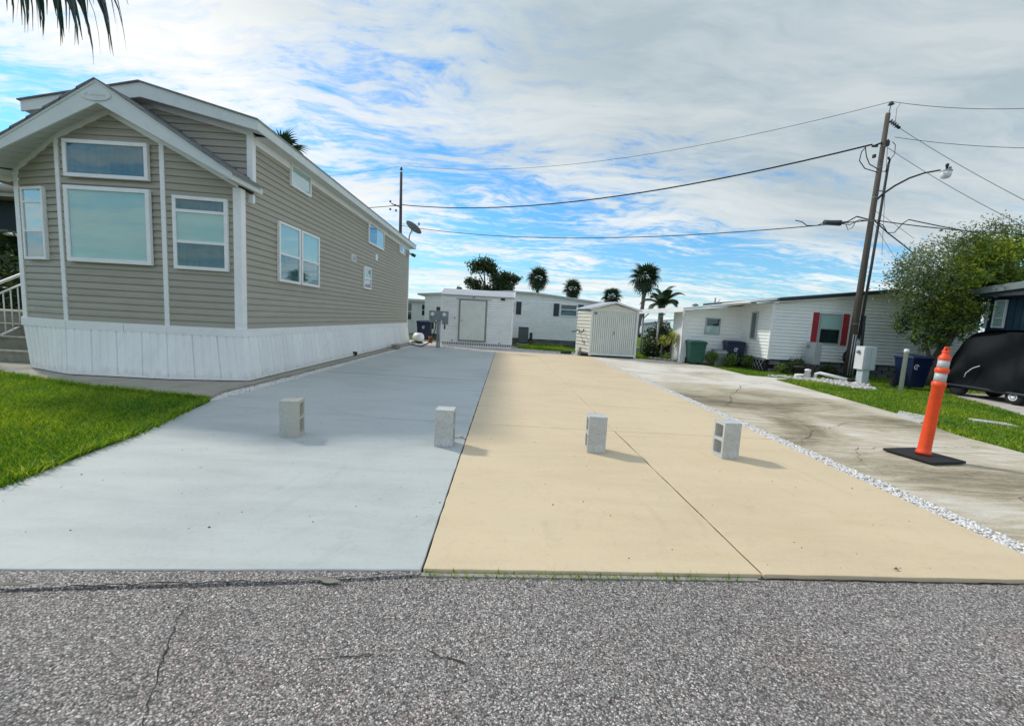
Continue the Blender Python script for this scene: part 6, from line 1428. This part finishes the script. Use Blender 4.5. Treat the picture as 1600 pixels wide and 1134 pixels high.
# greenery and awning seen left of the tan house
LH = thing('distant_roof', (-17, 14, 0), 'tan rounded roof edge of a house seen left of the tan house', 'house')
MB().b2((-24, 14, 4.45), (-15.7, 18, 4.62)).build('roof', 'roof_tan', LH)
MB().tube([(-24, 14, 4.70), (-15.7, 14, 4.70)], .14, 10).build('roof_edge', 'roof_tan', LH)
MB().lathe((-16.0, 14.3, 4.75), [(.45, 0), (.42, .12), (.3, .24), (.1, .3)], 14).build('roof_dome', 'gray_metal', LH)
MB().b2((-24, 14.6, 0), (-15.9, 18, 4.4)).build('wall', 'interior', LH)
LP = thing('left_palm', (-15.6, 13, 0), 'bushy low palm behind the railing left of the tan house', 'palm tree')
MB().tube([(-15.4, 13, 0), (-15.4, 13, 2.2)], [.16, .13], 9).build('trunk', 'palm_bark', LP)
for i in range(22): inst('frond', FEA if i % 2 else FAN[1], LP, (.2, 0, 2.2), Euler((0, R(-60)+R(110)*i/22, i*2.399), 'XYZ'), random.uniform(1.0, 1.35))
shrub('hedge_bush', 'dark bush behind the railing left of the tan house', (-13.6, 12.2, 1.2), 1.25, 9000, 0, 'leaf_dark', ls=.08)

# far white house seen between the beige shed and the carport
FH = thing('distant_house', (21, 60, 0), 'small white house far off beyond the lawn with two dark windows', 'house')
MB().extrude([(18.0, 55, -.05), (21.8, 55, -.05), (21.8, 55, 2.1), (20.4, 55, 2.0), (18.0, 55, 1.55)], (0, 8, 0)).build('wall', 'white_panel', FH)
MB().extrude([(17.8, 54.6, 1.62), (22.3, 54.6, 2.35), (22.3, 54.6, 2.52), (17.8, 54.6, 1.78)], (0, 9, 0)).build('roof', 'roof_metal', FH)
for x in (18.75, 20.0): win(FH, (x, 55, .75), S_, F_, .55, .62, .06, mull=(.5,), back='interior')
MB().b2((17.2, 56, 0), (17.9, 58, 1.3)).build('porch_screen', 'gray_frame', FH)
MP2 = thing('mailbox_post', (16.2, 47, 0), 'gray post with a small box before the distant white house', 'post')
MB().b2((16.14, 47, -.05), (16.30, 47.15, 1.1)).build('post_shaft', 'gray_metal', MP2)
MB().b2((16.02, 46.9, .9), (16.42, 47.2, 1.2)).build('box', 'gray_metal', MP2)
for x, lb in ((16.3, 'dark round pot left of the gray post before the distant white house'), (17.3, 'dark round pot below the left window of the distant white house'), (18.6, 'dark round pot below the right window of the distant white house')):
    tag(MB().lathe((x, 50, -.05), [(.22, 0), (.28, .3), (.2, .5), (.05, .55)], 8).build('yard_pot', 'dark_void'), lb, 'pot', 'dark pots before the distant house')
# crumbs of grit and leaf litter on the slabs and the road
db = MB()
for i in range(420):
    x, y = (random.uniform(-3.4, 3.5), 2.1+random.random()**1.7*9) if i > 170 else (random.uniform(-3.5, 3.6), random.uniform(1.2, 2.2)); q = random.uniform(.002, .006)*(1.6 if i % 9 == 0 else 1)
    z_ = (.005 if x > -.4 else .001) if y > 2.28 else ROAD_Z+.002
    db.poly([(x+q*random.uniform(.6, 1.4), y, z_), (x, y+q*random.uniform(.6, 1.4), z_), (x-q, y-q*.3, z_), (x, y-q*.8, z_), (x, y, z_+q*.9)], [(0, 1, 4), (1, 2, 4), (2, 3, 4), (3, 0, 4)])
tag(db.build('debris', 'bark'), 'tiny crumbs of grit and leaf litter lying on the driveway slabs', 'debris', kind='stuff')
# fallen twig and leaves
tw = MB(); tw.tube([(-.56, 4.52, .01), (-.46, 4.55, .012), (-.40, 4.50, .012)], .004, 5); tw.tube([(-.47, 4.55, .012), (-.44, 4.61, .012)], .003, 5)
tag(tw.build('twig', 'bark'), 'small dry twig lying across the seam beside a cinder block', 'twig')
tag(MB().poly([(2.40, 2.30, .012), (2.425, 2.31, .018), (2.43, 2.292, .012), (2.405, 2.288, .015)], [(0, 1, 2, 3)]).build('dry_leaf', 'bark'), 'dry brown leaf near the front edge of the tan driveway', 'leaf')
wd_ = np.vstack([scatter_in([(-.45, 2.06), (.3, 2.09), (1.4, 2.15), (1.4, 2.175), (.3, 2.13), (-.45, 2.095)], 260), scatter_in([(2.4, 17.0), (3.5, 17.0), (3.5, 17.2), (2.4, 17.2)], 200)])
tag(blades('weeds', wd_, -.02, .030, .003, lean=1.5), 'tiny weeds growing in the crack before the tan driveway', 'weeds', kind='stuff')
